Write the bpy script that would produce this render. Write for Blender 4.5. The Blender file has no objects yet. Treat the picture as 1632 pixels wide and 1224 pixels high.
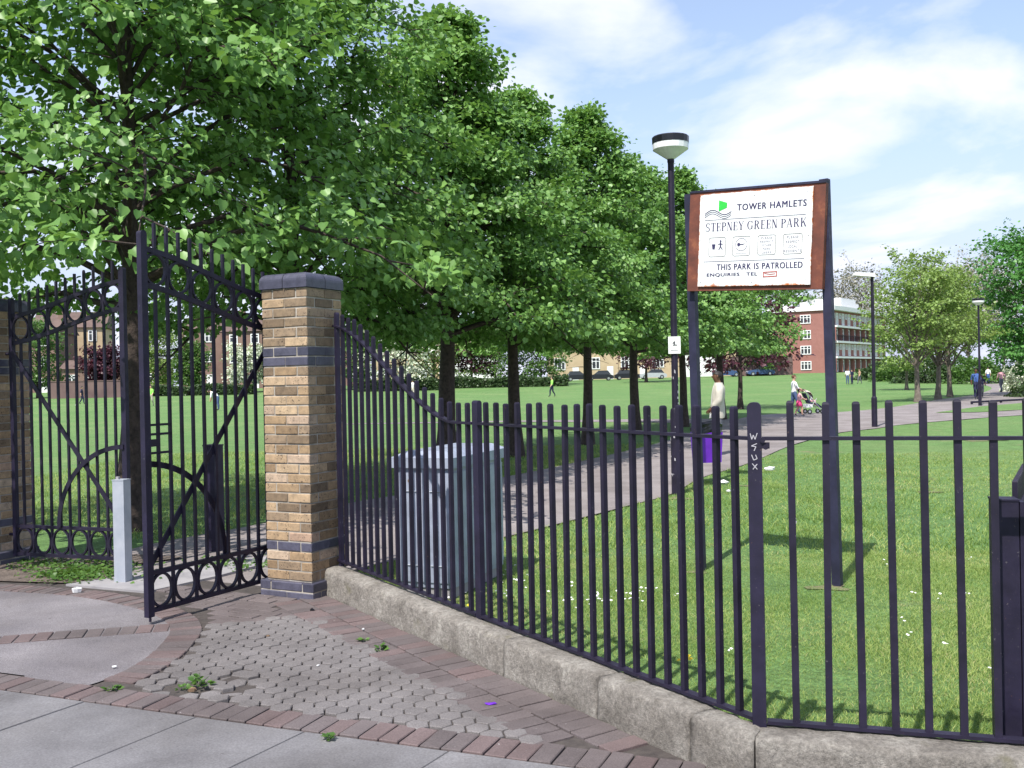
import bpy, bmesh, math, random
import numpy as np
from mathutils import Vector, Matrix
from mathutils.geometry import tessellate_polygon

R_ = math.radians
scene = bpy.context.scene
COL = scene.collection

# ------------------------------------------------------------------ camera
EYE = 1.67
FPX = 1560.0                     # focal length in photograph pixels
ROLL = 0.0196
PITCH = 8.0 / FPX                # looking down a touch
cR, sR, cP, sP = math.cos(ROLL), math.sin(ROLL), math.cos(PITCH), math.sin(PITCH)


def cam_dir(a, b, f):            # image right, image up, forward -> world
    r = a * cR + b * sR
    u = -a * sR + b * cR
    return Vector((r, u * sP + f * cP, u * cP - f * sP))


camd = bpy.data.cameras.new('camera')
cam = bpy.data.objects.new('camera', camd)
COL.objects.link(cam)
camd.sensor_fit = 'HORIZONTAL'
camd.sensor_width = 36.0
camd.lens = 36.0 * FPX / 1632.0
camd.clip_start = 0.05
camd.clip_end = 3000
m3 = Matrix((cam_dir(1, 0, 0), cam_dir(0, 1, 0), -cam_dir(0, 0, 1))).transposed()
cam.matrix_world = Matrix.Translation((0, 0, EYE)) @ m3.to_4x4()
scene.camera = cam

# ------------------------------------------------------------------ world, sun, exposure
SUN_EL = R_(56)
SUN_AZ = math.atan2(-0.475, -0.88)       # direction towards the sun, from +Y clockwise
world = bpy.data.worlds.new('World')
scene.world = world
world.use_nodes = True
wn, wl = world.node_tree.nodes, world.node_tree.links
wn.clear()


def wnode(t, **k):
    n = wn.new(t)
    for a, v in k.items():
        setattr(n, a, v)
    return n


sky = wnode('ShaderNodeTexSky', sky_type='NISHITA')
sky.sun_disc = False
sky.sun_elevation = SUN_EL
sky.sun_rotation = SUN_AZ
sky.air_density = 1.0
sky.dust_density = 0.5
sky.ozone_density = 1.3
tc = wnode('ShaderNodeTexCoord')
sep = wnode('ShaderNodeSeparateXYZ')
wl.new(tc.outputs['Generated'], sep.inputs[0])
zc = wnode('ShaderNodeMath', operation='MAXIMUM'); zc.inputs[1].default_value = 0.0
wl.new(sep.outputs['Z'], zc.inputs[0])
za = wnode('ShaderNodeMath', operation='ADD'); za.inputs[1].default_value = 0.16
wl.new(zc.outputs[0], za.inputs[0])
dv = wnode('ShaderNodeVectorMath', operation='DIVIDE')
cmb = wnode('ShaderNodeCombineXYZ')
for i in range(3):
    wl.new(za.outputs[0], cmb.inputs[i])
wl.new(tc.outputs['Generated'], dv.inputs[0])
wl.new(cmb.outputs[0], dv.inputs[1])
mp = wnode('ShaderNodeMapping')
mp.inputs['Location'].default_value = (0.05, 0.2, 0.0)
mp.inputs['Scale'].default_value = (0.95, 0.8, 0.9)
wl.new(dv.outputs[0], mp.inputs[0])
nz = wnode('ShaderNodeTexNoise')
nz.inputs['Scale'].default_value = 1.9
nz.inputs['Detail'].default_value = 9
nz.inputs['Roughness'].default_value = 0.52
nz.inputs['Distortion'].default_value = 0.25
wl.new(mp.outputs[0], nz.inputs['Vector'])
rmp = wnode('ShaderNodeValToRGB')
rmp.color_ramp.elements[0].position = 0.47
rmp.color_ramp.elements[0].color = (0.12, 0.12, 0.12, 1)
rmp.color_ramp.elements[1].position = 0.66
rmp.color_ramp.elements[1].color = (1, 1, 1, 1)
wl.new(nz.outputs['Fac'], rmp.inputs[0])
cmix = wnode('ShaderNodeMix', data_type='RGBA')
cmix.inputs['B'].default_value = (4.9, 5.0, 5.7, 1)
wl.new(rmp.outputs[0], cmix.inputs['Factor'])
# distant haze bank towards the horizon, pale lavender, under the clouds
hz = wnode('ShaderNodeMapRange', interpolation_type='SMOOTHSTEP')
hz.inputs['From Min'].default_value = 0.0
hz.inputs['From Max'].default_value = 0.34
hz.inputs['To Min'].default_value = 0.92
hz.inputs['To Max'].default_value = 0.12
wl.new(zc.outputs[0], hz.inputs['Value'])
hmix = wnode('ShaderNodeMix', data_type='RGBA')
hmix.inputs['B'].default_value = (2.75, 3.05, 4.25, 1)
wl.new(hz.outputs[0], hmix.inputs['Factor'])
wl.new(sky.outputs[0], hmix.inputs['A'])
wl.new(hmix.outputs['Result'], cmix.inputs['A'])
bg = wnode('ShaderNodeBackground')
bg.inputs['Strength'].default_value = 0.15
wl.new(cmix.outputs['Result'], bg.inputs[0])
wo = wnode('ShaderNodeOutputWorld')
wl.new(bg.outputs[0], wo.inputs[0])

sund = bpy.data.lights.new('sun', 'SUN')
sund.energy = 4.4
sund.angle = R_(0.5)
sund.color = (1.0, 0.955, 0.88)
sun = bpy.data.objects.new('sun', sund)
COL.objects.link(sun)
tosun = Vector((math.sin(SUN_AZ) * math.cos(SUN_EL), math.cos(SUN_AZ) * math.cos(SUN_EL), math.sin(SUN_EL)))
sun.rotation_euler = tosun.to_track_quat('Z', 'Y').to_euler()
sun.location = tosun * 50

vs = scene.view_settings
vs.view_transform = 'Standard'
vs.look = 'None'
vs.exposure = 0.6
vs.gamma = 1.0
vs.use_curve_mapping = False
scene.render.engine = 'CYCLES'
scene.cycles.use_denoising = True
scene.cycles.max_bounces = 5
scene.cycles.diffuse_bounces = 2
scene.cycles.glossy_bounces = 2
scene.cycles.transmission_bounces = 3
scene.cycles.transparent_max_bounces = 4


# ------------------------------------------------------------------ photograph pixel -> place on the ground
def sstep(a, b, x):
    t = np.clip((np.asarray(x, float) - a) / (b - a), 0, 1)
    return t * t * (3 - 2 * t)


def gh(x, y):                    # lie of the land: flat, rising gently at the far side of the field
    return sstep(78, 165, y) * (1.28 + 0.42 * sstep(0, 60, x)) - 0.25 * sstep(300, 900, y)


def ray(px, py):
    return cam_dir((px - 816) / FPX, (612 - py) / FPX, 1.0)


def D(px, py, depth):
    d = ray(px, py)
    return Vector((0, 0, EYE)) + d * (depth / d.y)


def G(px, py, h=0.0):
    d = ray(px, py)
    z = h
    p = None
    for _ in range(30):
        t = (z - EYE) / d.z if d.z < -1e-5 else 400.0
        t = min(max(t, 0.1), 400.0)
        p = Vector((0, 0, EYE)) + d * t
        z = h + 0.5 * (z - h) + 0.5 * float(gh(p.x, p.y))
    return p


def GX(px, depth, h=0.0):        # a spot on the ground at a depth, in line with a pixel column
    y = 604.0
    for _ in range(4):
        p = D(px, y, depth)
        y = 604 - (px - 816) * ROLL + FPX * (EYE - float(gh(p.x, depth))) / depth
    p = D(px, y, depth)
    return Vector((p.x, depth, float(gh(p.x, depth)) + h))


# ------------------------------------------------------------------ materials
MATS = {}


def nodes_of(name):
    m = bpy.data.materials.new(name)
    m.use_nodes = True
    nt = m.node_tree
    b = nt.nodes['Principled BSDF']
    return m, nt, b


def ramp(nt, fac, stops):
    r = nt.nodes.new('ShaderNodeValToRGB')
    els = r.color_ramp.elements
    while len(els) < len(stops):
        els.new(0.5)
    for e, (p, c) in zip(els, stops):
        e.position = p
        e.color = (*c, 1)
    nt.links.new(fac, r.inputs[0])
    return r.outputs[0]


def noise(nt, scale, detail=4, rough=0.6, coord='Object', dist=0.0, vec=None):
    n = nt.nodes.new('ShaderNodeTexNoise')
    n.inputs['Scale'].default_value = scale
    n.inputs['Detail'].default_value = detail
    n.inputs['Roughness'].default_value = rough
    n.inputs['Distortion'].default_value = dist
    if vec is None:
        if coord == 'World':
            g = nt.nodes.new('ShaderNodeNewGeometry')
            vec = g.outputs['Position']
        else:
            t = nt.nodes.new('ShaderNodeTexCoord')
            vec = t.outputs[coord]
    nt.links.new(vec, n.inputs['Vector'])
    return n.outputs['Fac']


def mixc(nt, fac, a, b, mode='MIX'):
    m = nt.nodes.new('ShaderNodeMix')
    m.data_type = 'RGBA'
    m.blend_type = mode
    for s, v in (('Factor', fac), ('A', a), ('B', b)):
        if hasattr(v, 'default_value'):
            nt.links.new(v, m.inputs[s])
        elif s == 'Factor':
            m.inputs[s].default_value = v
        else:
            m.inputs[s].default_value = (*v, 1)
    return m.outputs['Result']


def bump(nt, b, h, strength=0.3, dist=0.01):
    bn = nt.nodes.new('ShaderNodeBump')
    bn.inputs['Strength'].default_value = strength
    bn.inputs['Distance'].default_value = dist
    nt.links.new(h, bn.inputs['Height'])
    nt.links.new(bn.outputs[0], b.inputs['Normal'])


def mat_noise(name, stops, scale, rough=0.8, detail=5, bump_s=0.0, bump_scale=None, bump_d=0.01,
              coord='World', metal=0.0, spec=0.4, fine=None, rand=0.0):
    m, nt, b = nodes_of(name)
    c = ramp(nt, noise(nt, scale, detail, coord=coord), stops)
    if fine:
        f = ramp(nt, noise(nt, fine[0], 3, 0.7, coord=coord), [(0.35, (fine[1],) * 3), (0.65, (fine[2],) * 3)])
        c = mixc(nt, 1.0, c, f, 'MULTIPLY')
    if rand:
        oi = nt.nodes.new('ShaderNodeObjectInfo')
        f = ramp(nt, oi.outputs['Random'], [(0.0, (1 - rand,) * 3), (1.0, (1 + rand * 0.6,) * 3)])
        c = mixc(nt, 1.0, c, f, 'MULTIPLY')
    nt.links.new(c, b.inputs['Base Color'])
    b.inputs['Roughness'].default_value = rough
    b.inputs['Metallic'].default_value = metal
    b.inputs['Specular IOR Level'].default_value = spec
    if bump_s:
        bump(nt, b, noise(nt, bump_scale or scale * 4, 4, 0.65, coord=coord), bump_s, bump_d)
    MATS[name] = m
    return m


def mat_plain(name, col, rough=0.6, metal=0.0, spec=0.4):
    m, nt, b = nodes_of(name)
    c = ramp(nt, noise(nt, 9, 3, coord='World'), [(0.3, tuple(v * 0.88 for v in col)), (0.7, tuple(min(1, v * 1.08) for v in col))])
    nt.links.new(c, b.inputs['Base Color'])
    b.inputs['Roughness'].default_value = rough
    b.inputs['Metallic'].default_value = metal
    b.inputs['Specular IOR Level'].default_value = spec
    MATS[name] = m
    return m


def mat_leaf(name, dark, light, trans, tfac=0.35, rough=0.42, straw=None):
    m, nt, b = nodes_of(name)
    at = nt.nodes.new('ShaderNodeAttribute')
    at.attribute_name = 'tone'
    c = ramp(nt, at.outputs['Fac'], [(0.0, dark), (1.0, light)] if straw is None else [(0.0, dark), (0.78, light), (0.97, straw)])
    nt.links.new(c, b.inputs['Base Color'])
    b.inputs['Roughness'].default_value = rough
    b.inputs['Specular IOR Level'].default_value = 0.35
    tr = nt.nodes.new('ShaderNodeBsdfTranslucent')
    tr.inputs['Color'].default_value = (*trans, 1)
    mx = nt.nodes.new('ShaderNodeMixShader')
    mx.inputs[0].default_value = tfac
    nt.links.new(b.outputs[0], mx.inputs[1])
    nt.links.new(tr.outputs[0], mx.inputs[2])
    nt.links.new(mx.outputs[0], nt.nodes['Material Output'].inputs['Surface'])
    MATS[name] = m
    return m


def mat_iron(name, base=(0.019, 0.016, 0.033), chips=0.2):
    m, nt, b = nodes_of(name)
    c = ramp(nt, noise(nt, 6, 5, coord='World'), [(0.35, tuple(v * 0.75 for v in base)), (0.7, tuple(v * 1.5 for v in base))])
    ch = ramp(nt, noise(nt, 62, 4, 0.75, coord='World'), [(0.655, (0, 0, 0)), (0.70, (1, 1, 1))])
    mm = nt.nodes.new('ShaderNodeMath'); mm.operation = 'MULTIPLY'; mm.inputs[1].default_value = chips * 4
    nt.links.new(ch, mm.inputs[0])
    rs_c = ramp(nt, noise(nt, 5, 3, coord='World'), [(0.45, (0.15, 0.14, 0.15)), (0.58, (0.13, 0.062, 0.035))])
    c = mixc(nt, mm.outputs[0], c, rs_c)
    nt.links.new(c, b.inputs['Base Color'])
    rr = ramp(nt, noise(nt, 14, 3, coord='World'), [(0.3, (0.45,) * 3), (0.7, (0.65,) * 3)])
    nt.links.new(rr, b.inputs['Roughness'])
    b.inputs['Specular IOR Level'].default_value = 0.32
    bump(nt, b, noise(nt, 55, 4, coord='World'), 0.25, 0.002)
    MATS[name] = m
    return m


mat_iron('iron', (0.013, 0.010, 0.024))
mat_iron('iron_post', (0.015, 0.012, 0.030))
mat_iron('sign_post', (0.020, 0.020, 0.044), 0.05)
mat_plain('white_paint', (0.80, 0.80, 0.80), 0.45)
mat_plain('lamp_white', (0.78, 0.78, 0.80), 0.35)
mat_plain('black_plastic', (0.012, 0.012, 0.016), 0.3)
mat_plain('rubber', (0.02, 0.02, 0.022), 0.7)
mat_plain('print_dark', (0.035, 0.03, 0.10), 0.6)
mat_plain('print_grey', (0.22, 0.21, 0.27), 0.6)
mat_plain('print_black', (0.03, 0.03, 0.04), 0.6)
mat_plain('print_green', (0.03, 0.52, 0.06), 0.5)
mat_plain('print_red', (0.42, 0.08, 0.06), 0.5)
mat_plain('graffiti', (0.38, 0.36, 0.40), 0.6)
mat_plain('purple_plastic', (0.13, 0.022, 0.42), 0.4)
mat_plain('skin_dark', (0.13, 0.062, 0.036), 0.55)
mat_plain('skin_pale', (0.60, 0.36, 0.26), 0.55)
mat_plain('hair_dark', (0.02, 0.015, 0.014), 0.6)
mat_plain('hair_brown', (0.10, 0.04, 0.02), 0.6)
mat_plain('cloth_cream', (0.50, 0.47, 0.41), 0.85)
mat_plain('cloth_white', (0.80, 0.80, 0.80), 0.85)
mat_plain('cloth_grey', (0.14, 0.14, 0.17), 0.85)
mat_plain('cloth_navy', (0.02, 0.022, 0.06), 0.85)
mat_plain('cloth_denim', (0.07, 0.11, 0.22), 0.85)
mat_plain('cloth_pink', (0.75, 0.07, 0.22), 0.85)
mat_plain('cloth_palepink', (0.78, 0.42, 0.46), 0.85)
mat_plain('cloth_lime', (0.30, 0.75, 0.12), 0.85)
mat_plain('cloth_blue', (0.06, 0.12, 0.34), 0.85)
mat_plain('cloth_tan', (0.36, 0.24, 0.15), 0.85)
mat_plain('cloth_beige', (0.55, 0.50, 0.42), 0.85)
mat_plain('shoe', (0.02, 0.017, 0.02), 0.5)
mat_plain('aluminium', (0.55, 0.56, 0.58), 0.35, 0.8)
mat_plain('car_paint_dark', (0.02, 0.022, 0.03), 0.25)
mat_plain('car_paint_blue', (0.05, 0.09, 0.20), 0.25)
mat_plain('car_paint_silver', (0.42, 0.44, 0.47), 0.28)
mat_plain('car_glass', (0.03, 0.035, 0.04), 0.08)
mat_plain('window_glass', (0.05, 0.055, 0.065), 0.12)
mat_plain('curtain', (0.55, 0.55, 0.55), 0.9)
mat_noise('roof_tile', [(0.3, (0.10, 0.068, 0.058)), (0.7, (0.16, 0.108, 0.092))], 0.8, 0.85)
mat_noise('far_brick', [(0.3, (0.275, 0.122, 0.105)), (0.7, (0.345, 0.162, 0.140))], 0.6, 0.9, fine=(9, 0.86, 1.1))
mat_noise('house_brick', [(0.3, (0.175, 0.112, 0.092)), (0.7, (0.25, 0.162, 0.132))], 0.6, 0.9, fine=(9, 0.86, 1.1))
mat_noise('tan_render', [(0.3, (0.44, 0.33, 0.21)), (0.7, (0.54, 0.42, 0.28))], 0.6, 0.9)
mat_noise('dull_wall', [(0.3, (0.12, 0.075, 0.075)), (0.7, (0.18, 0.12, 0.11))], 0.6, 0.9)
mat_noise('bark', [(0.3, (0.030, 0.022, 0.020)), (0.7, (0.085, 0.062, 0.052))], 16, 0.9, bump_s=0.7, bump_scale=38, bump_d=0.02)
mat_noise('bark_pale', [(0.3, (0.10, 0.08, 0.065)), (0.7, (0.20, 0.165, 0.14))], 9, 0.9)
mat_leaf('leaf_lime', (0.072, 0.170, 0.038), (0.225, 0.395, 0.110), (0.235, 0.43, 0.07), 0.27)
mat_leaf('leaf_far', (0.055, 0.12, 0.03), (0.12, 0.215, 0.05), (0.12, 0.26, 0.035), 0.3)
mat_leaf('leaf_spring', (0.14, 0.22, 0.05), (0.28, 0.40, 0.12), (0.30, 0.42, 0.08), 0.35)
mat_leaf('leaf_deep', (0.05, 0.17, 0.032), (0.13, 0.31, 0.075), (0.12, 0.33, 0.05), 0.3)
mat_leaf('leaf_purple', (0.035, 0.011, 0.020), (0.10, 0.032, 0.048), (0.16, 0.03, 0.05), 0.25)
mat_leaf('leaf_bare', (0.20, 0.19, 0.14), (0.34, 0.33, 0.26), (0.25, 0.26, 0.15), 0.2)
mat_leaf('leaf_blossom', (0.34, 0.42, 0.22), (0.82, 0.84, 0.72), (0.4, 0.45, 0.25), 0.2)
mat_leaf('leaf_hedge', (0.030, 0.06, 0.022), (0.075, 0.125, 0.045), (0.08, 0.14, 0.03), 0.25)
mat_leaf('blade', (0.128, 0.230, 0.050), (0.385, 0.460, 0.140), (0.32, 0.46, 0.09), 0.36, 0.6, (0.48, 0.44, 0.21))
mat_leaf('weed_leaf', (0.05, 0.12, 0.025), (0.12, 0.22, 0.05), (0.14, 0.26, 0.04), 0.3)
mat_plain('daisy', (0.80, 0.80, 0.78), 0.7)
mat_plain('dandelion', (0.75, 0.55, 0.02), 0.7)
mat_plain('litter_white', (0.72, 0.72, 0.72), 0.7)
mat_plain('litter_brown', (0.20, 0.13, 0.08), 0.8)

# lawn: mown grass seen from further off
m, nt, b = nodes_of('lawn')
c1 = ramp(nt, noise(nt, 0.16, 4, coord='World'), [(0.3, (0.112, 0.214, 0.068)), (0.52, (0.138, 0.240, 0.080)), (0.72, (0.180, 0.262, 0.098))])
c2 = ramp(nt, noise(nt, 3.2, 6, 0.7, coord='World'), [(0.3, (0.74,) * 3), (0.7, (1.24,) * 3)])
c = mixc(nt, 1.0, c1, c2, 'MULTIPLY')
c3 = ramp(nt, noise(nt, 26, 4, 0.75, coord='World'), [(0.32, (0.55,) * 3), (0.7, (1.38,) * 3)])
c = mixc(nt, 1.0, c, c3, 'MULTIPLY')
c4 = ramp(nt, noise(nt, 120, 3, 0.7, coord='World'), [(0.3, (0.62,) * 3), (0.7, (1.36,) * 3)])
c = mixc(nt, 1.0, c, c4, 'MULTIPLY')
soil = ramp(nt, noise(nt, 0.9, 6, 0.72, coord='World'), [(0.585, (0, 0, 0)), (0.74, (1, 1, 1))])
c = mixc(nt, soil, c, (0.25, 0.205, 0.125))
nt.links.new(c, b.inputs['Base Color'])
b.inputs['Roughness'].default_value = 0.9
b.inputs['Specular IOR Level'].default_value = 0.15
bump(nt, b, noise(nt, 34, 5, 0.75, coord='World'), 0.9, 0.03)
MATS['lawn'] = m

mat_noise('tarmac', [(0.3, (0.205, 0.180, 0.178)), (0.7, (0.285, 0.252, 0.246))], 1.1, 0.9, bump_s=0.35, bump_scale=160, bump_d=0.004, fine=(170, 0.72, 1.24))
mat_noise('aggregate', [(0.3, (0.150, 0.138, 0.150)), (0.7, (0.215, 0.198, 0.208))], 1.7, 0.85, bump_s=0.6, bump_scale=190, bump_d=0.004, fine=(190, 0.55, 1.4))
mat_noise('joint_soil', [(0.3, (0.042, 0.035, 0.034)), (0.7, (0.085, 0.072, 0.065))], 20, 0.95, bump_s=0.5, bump_scale=90)
mat_noise('worn_soil', [(0.36, (0.15, 0.20, 0.07)), (0.52, (0.18, 0.185, 0.085)), (0.68, (0.20, 0.165, 0.105))], 9, 0.95, bump_s=0.8, bump_scale=70, bump_d=0.02, fine=(70, 0.6, 1.3))
mat_noise('dirt', [(0.3, (0.09, 0.07, 0.06)), (0.7, (0.19, 0.15, 0.125))], 5, 0.95, bump_s=0.8, bump_scale=60, bump_d=0.02, fine=(60, 0.6, 1.3))
mat_noise('hex_block', [(0.3, (0.140, 0.128, 0.128)), (0.7, (0.190, 0.175, 0.174))], 3.0, 0.82, bump_s=0.4, bump_scale=170, bump_d=0.003, fine=(150, 0.72, 1.24), rand=0.08)
mat_noise('paver_brick', [(0.3, (0.108, 0.089, 0.090)), (0.7, (0.152, 0.127, 0.127))], 2.6, 0.82, bump_s=0.4, bump_scale=150, bump_d=0.003, fine=(140, 0.75, 1.2), rand=0.14)
mat_noise('paver_red', [(0.3, (0.122, 0.089, 0.088)), (0.7, (0.166, 0.124, 0.123))], 2.6, 0.82, bump_s=0.4, bump_scale=150, bump_d=0.003, fine=(140, 0.75, 1.2), rand=0.14)
mat_noise('flag', [(0.28, (0.130, 0.124, 0.130)), (0.48, (0.170, 0.164, 0.171)), (0.75, (0.204, 0.197, 0.203))], 2.2, 0.75, detail=9, bump_s=0.3, bump_scale=110, bump_d=0.003, fine=(95, 0.80, 1.16), rand=0.07)
mat_noise('concrete', [(0.3, (0.22, 0.21, 0.225)), (0.7, (0.33, 0.315, 0.32))], 4, 0.85, bump_s=0.3, bump_scale=90, bump_d=0.004)
mat_noise('mortar', [(0.3, (0.22, 0.20, 0.175)), (0.7, (0.46, 0.42, 0.37))], 7, 0.95, bump_s=0.4, bump_scale=120, bump_d=0.004)

# grime: blotches, dark spots and pale flecks with shapes of their own on the paving
for nm in ('flag', 'hex_block', 'paver_brick', 'paver_red', 'aggregate', 'tarmac'):
    mt_ = MATS[nm]
    nt = mt_.node_tree
    b = nt.nodes['Principled BSDF']
    src = b.inputs['Base Color'].links[0].from_socket
    blot = ramp(nt, noise(nt, 0.85, 7, 0.62, coord='World', dist=0.4), [(0.40, (0.80, 0.785, 0.77)), (0.58, (1.03, 1.03, 1.03))])
    cc_ = mixc(nt, 1.0, src, blot, 'MULTIPLY')
    spot = ramp(nt, noise(nt, 16, 3, 0.6, coord='World'), [(0.70, (0, 0, 0)), (0.74, (0.55, 0.55, 0.55))])
    cc_ = mixc(nt, spot, cc_, (0.07, 0.06, 0.06))
    fleck = ramp(nt, noise(nt, 48, 2, 0.5, coord='World'), [(0.765, (0, 0, 0)), (0.785, (0.7, 0.7, 0.7))])
    cc_ = mixc(nt, fleck, cc_, (0.42, 0.40, 0.40))
    nt.links.new(cc_, b.inputs['Base Color'])

# rough granite kerb
m, nt, b = nodes_of('granite')
c = ramp(nt, noise(nt, 5, 6, 0.65, coord='World'), [(0.28, (0.180, 0.162, 0.142)), (0.5, (0.30, 0.275, 0.245)), (0.72, (0.43, 0.402, 0.36))])
f = ramp(nt, noise(nt, 46, 6, 0.85, coord='World'), [(0.32, (0.50,) * 3), (0.5, (0.95,) * 3), (0.68, (1.45,) * 3)])
c = mixc(nt, 1.0, c, f, 'MULTIPLY')
lich = ramp(nt, noise(nt, 3.1, 5, 0.7, coord='World'), [(0.60, (0, 0, 0)), (0.72, (0.7, 0.7, 0.7))])
c = mixc(nt, lich, c, (0.20, 0.185, 0.12))
nt.links.new(c, b.inputs['Base Color'])
b.inputs['Roughness'].default_value = 0.9
b.inputs['Specular IOR Level'].default_value = 0.2
bump(nt, b, noise(nt, 42, 7, 0.8, coord='World'), 1.0, 0.022)
MATS['granite'] = m


def mat_brick(name, stops, pits=True):
    m, nt, b = nodes_of(name)
    oi = nt.nodes.new('ShaderNodeObjectInfo')
    c = ramp(nt, oi.outputs['Random'], stops)
    f = ramp(nt, noise(nt, 19, 7, 0.75, coord='World'), [(0.3, (0.58, 0.58, 0.60)), (0.55, (1.0, 1.0, 1.0)), (0.72, (1.22, 1.20, 1.16))])
    c = mixc(nt, 1.0, c, f, 'MULTIPLY')
    if pits:
        p = ramp(nt, noise(nt, 72, 3, 0.55, coord='World'), [(0.615, (0, 0, 0)), (0.645, (1, 1, 1))])
        gate = ramp(nt, noise(nt, 8, 2, 0.5, coord='World'), [(0.45, (0, 0, 0)), (0.55, (1, 1, 1))])
        p = mixc(nt, 1.0, p, gate, 'MULTIPLY')
        c = mixc(nt, p, c, (0.03, 0.02, 0.015))
    nt.links.new(c, b.inputs['Base Color'])
    b.inputs['Roughness'].default_value = 0.88
    bump(nt, b, noise(nt, 90, 4, 0.7, coord='World'), 0.5, 0.004)
    MATS[name] = m


mat_brick('stock_brick', [(0.0, (0.23, 0.155, 0.09)), (0.25, (0.35, 0.240, 0.140)), (0.5, (0.41, 0.290, 0.178)), (0.75, (0.47, 0.345, 0.220)), (0.9, (0.41, 0.275, 0.20)), (1.0, (0.49, 0.39, 0.28))])
mat_brick('sooty_brick', [(0.0, (0.15, 0.105, 0.068)), (0.5, (0.23, 0.165, 0.105)), (1.0, (0.31, 0.225, 0.15))])
mat_brick('blue_brick', [(0.0, (0.055, 0.055, 0.085)), (0.5, (0.075, 0.074, 0.11)), (1.0, (0.10, 0.098, 0.14))], False)
MATS['blue_brick'].node_tree.nodes['Principled BSDF'].inputs['Roughness'].default_value = 0.42

# utility cabinet paint and rusted steel
mat_noise('cabinet_paint', [(0.3, (0.265, 0.298, 0.385)), (0.7, (0.325, 0.358, 0.445))], 2.2, 0.5, detail=8, bump_s=0.05, bump_scale=60, fine=(6, 0.82, 1.08))
m, nt, b = nodes_of('galvanised')
c = ramp(nt, noise(nt, 7, 5, coord='World'), [(0.3, (0.33, 0.36, 0.42)), (0.7, (0.45, 0.47, 0.52))])
nt.links.new(c, b.inputs['Base Color'])
b.inputs['Roughness'].default_value = 0.5
b.inputs['Metallic'].default_value = 0.25
MATS['galvanised'] = m
m, nt, b = nodes_of('rusty_brown')
c = ramp(nt, noise(nt, 7, 6, 0.7, coord='World'), [(0.3, (0.085, 0.026, 0.018)), (0.55, (0.16, 0.045, 0.026)), (0.68, (0.26, 0.085, 0.04)), (0.8, (0.40, 0.24, 0.16))])
nt.links.new(c, b.inputs['Base Color'])
b.inputs['Roughness'].default_value = 0.7
MATS['rusty_brown'] = m
# white sign plate: rust creeping in from its edges (Object coordinates: x 0..w, z 0..h)
m, nt, b = nodes_of('sign_white')
t = nt.nodes.new('ShaderNodeTexCoord')
sp_ = nt.nodes.new('ShaderNodeSeparateXYZ')
nt.links.new(t.outputs['Object'], sp_.inputs[0])
SW, SH = 0.965, 0.765


def mnode(op, a, bb=None):
    n = nt.nodes.new('ShaderNodeMath')
    n.operation = op
    for i, v in enumerate((a, bb)):
        if v is None:
            continue
        if hasattr(v, 'default_value'):
            nt.links.new(v, n.inputs[i])
        else:
            n.inputs[i].default_value = v
    return n.outputs[0]


dxr = mnode('SUBTRACT', SW, sp_.outputs['X'])
dz1 = mnode('MULTIPLY', mnode('SUBTRACT', SH, sp_.outputs['Z']), 2.2)
ed = mnode('MINIMUM', mnode('MINIMUM', mnode('MULTIPLY', sp_.outputs['X'], 1.8), mnode('MULTIPLY', dxr, 1.8)), mnode('MINIMUM', dz1, sp_.outputs['Z']))
nn = mnode('MULTIPLY', noise(nt, 11, 6, 0.7), 0.102)
ru = mnode('SUBTRACT', nn, ed)
rfac = ramp(nt, ru, [(0.040, (0, 0, 0)), (0.052, (1, 1, 1))])
rcol = ramp(nt, noise(nt, 45, 4), [(0.35, (0.30, 0.06, 0.02)), (0.6, (0.62, 0.22, 0.06)), (0.75, (0.55, 0.33, 0.2))])
c = mixc(nt, rfac, (0.80, 0.80, 0.80), rcol)
nt.links.new(c, b.inputs['Base Color'])
b.inputs['Roughness'].default_value = 0.4
MATS['sign_white'] = m


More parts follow.
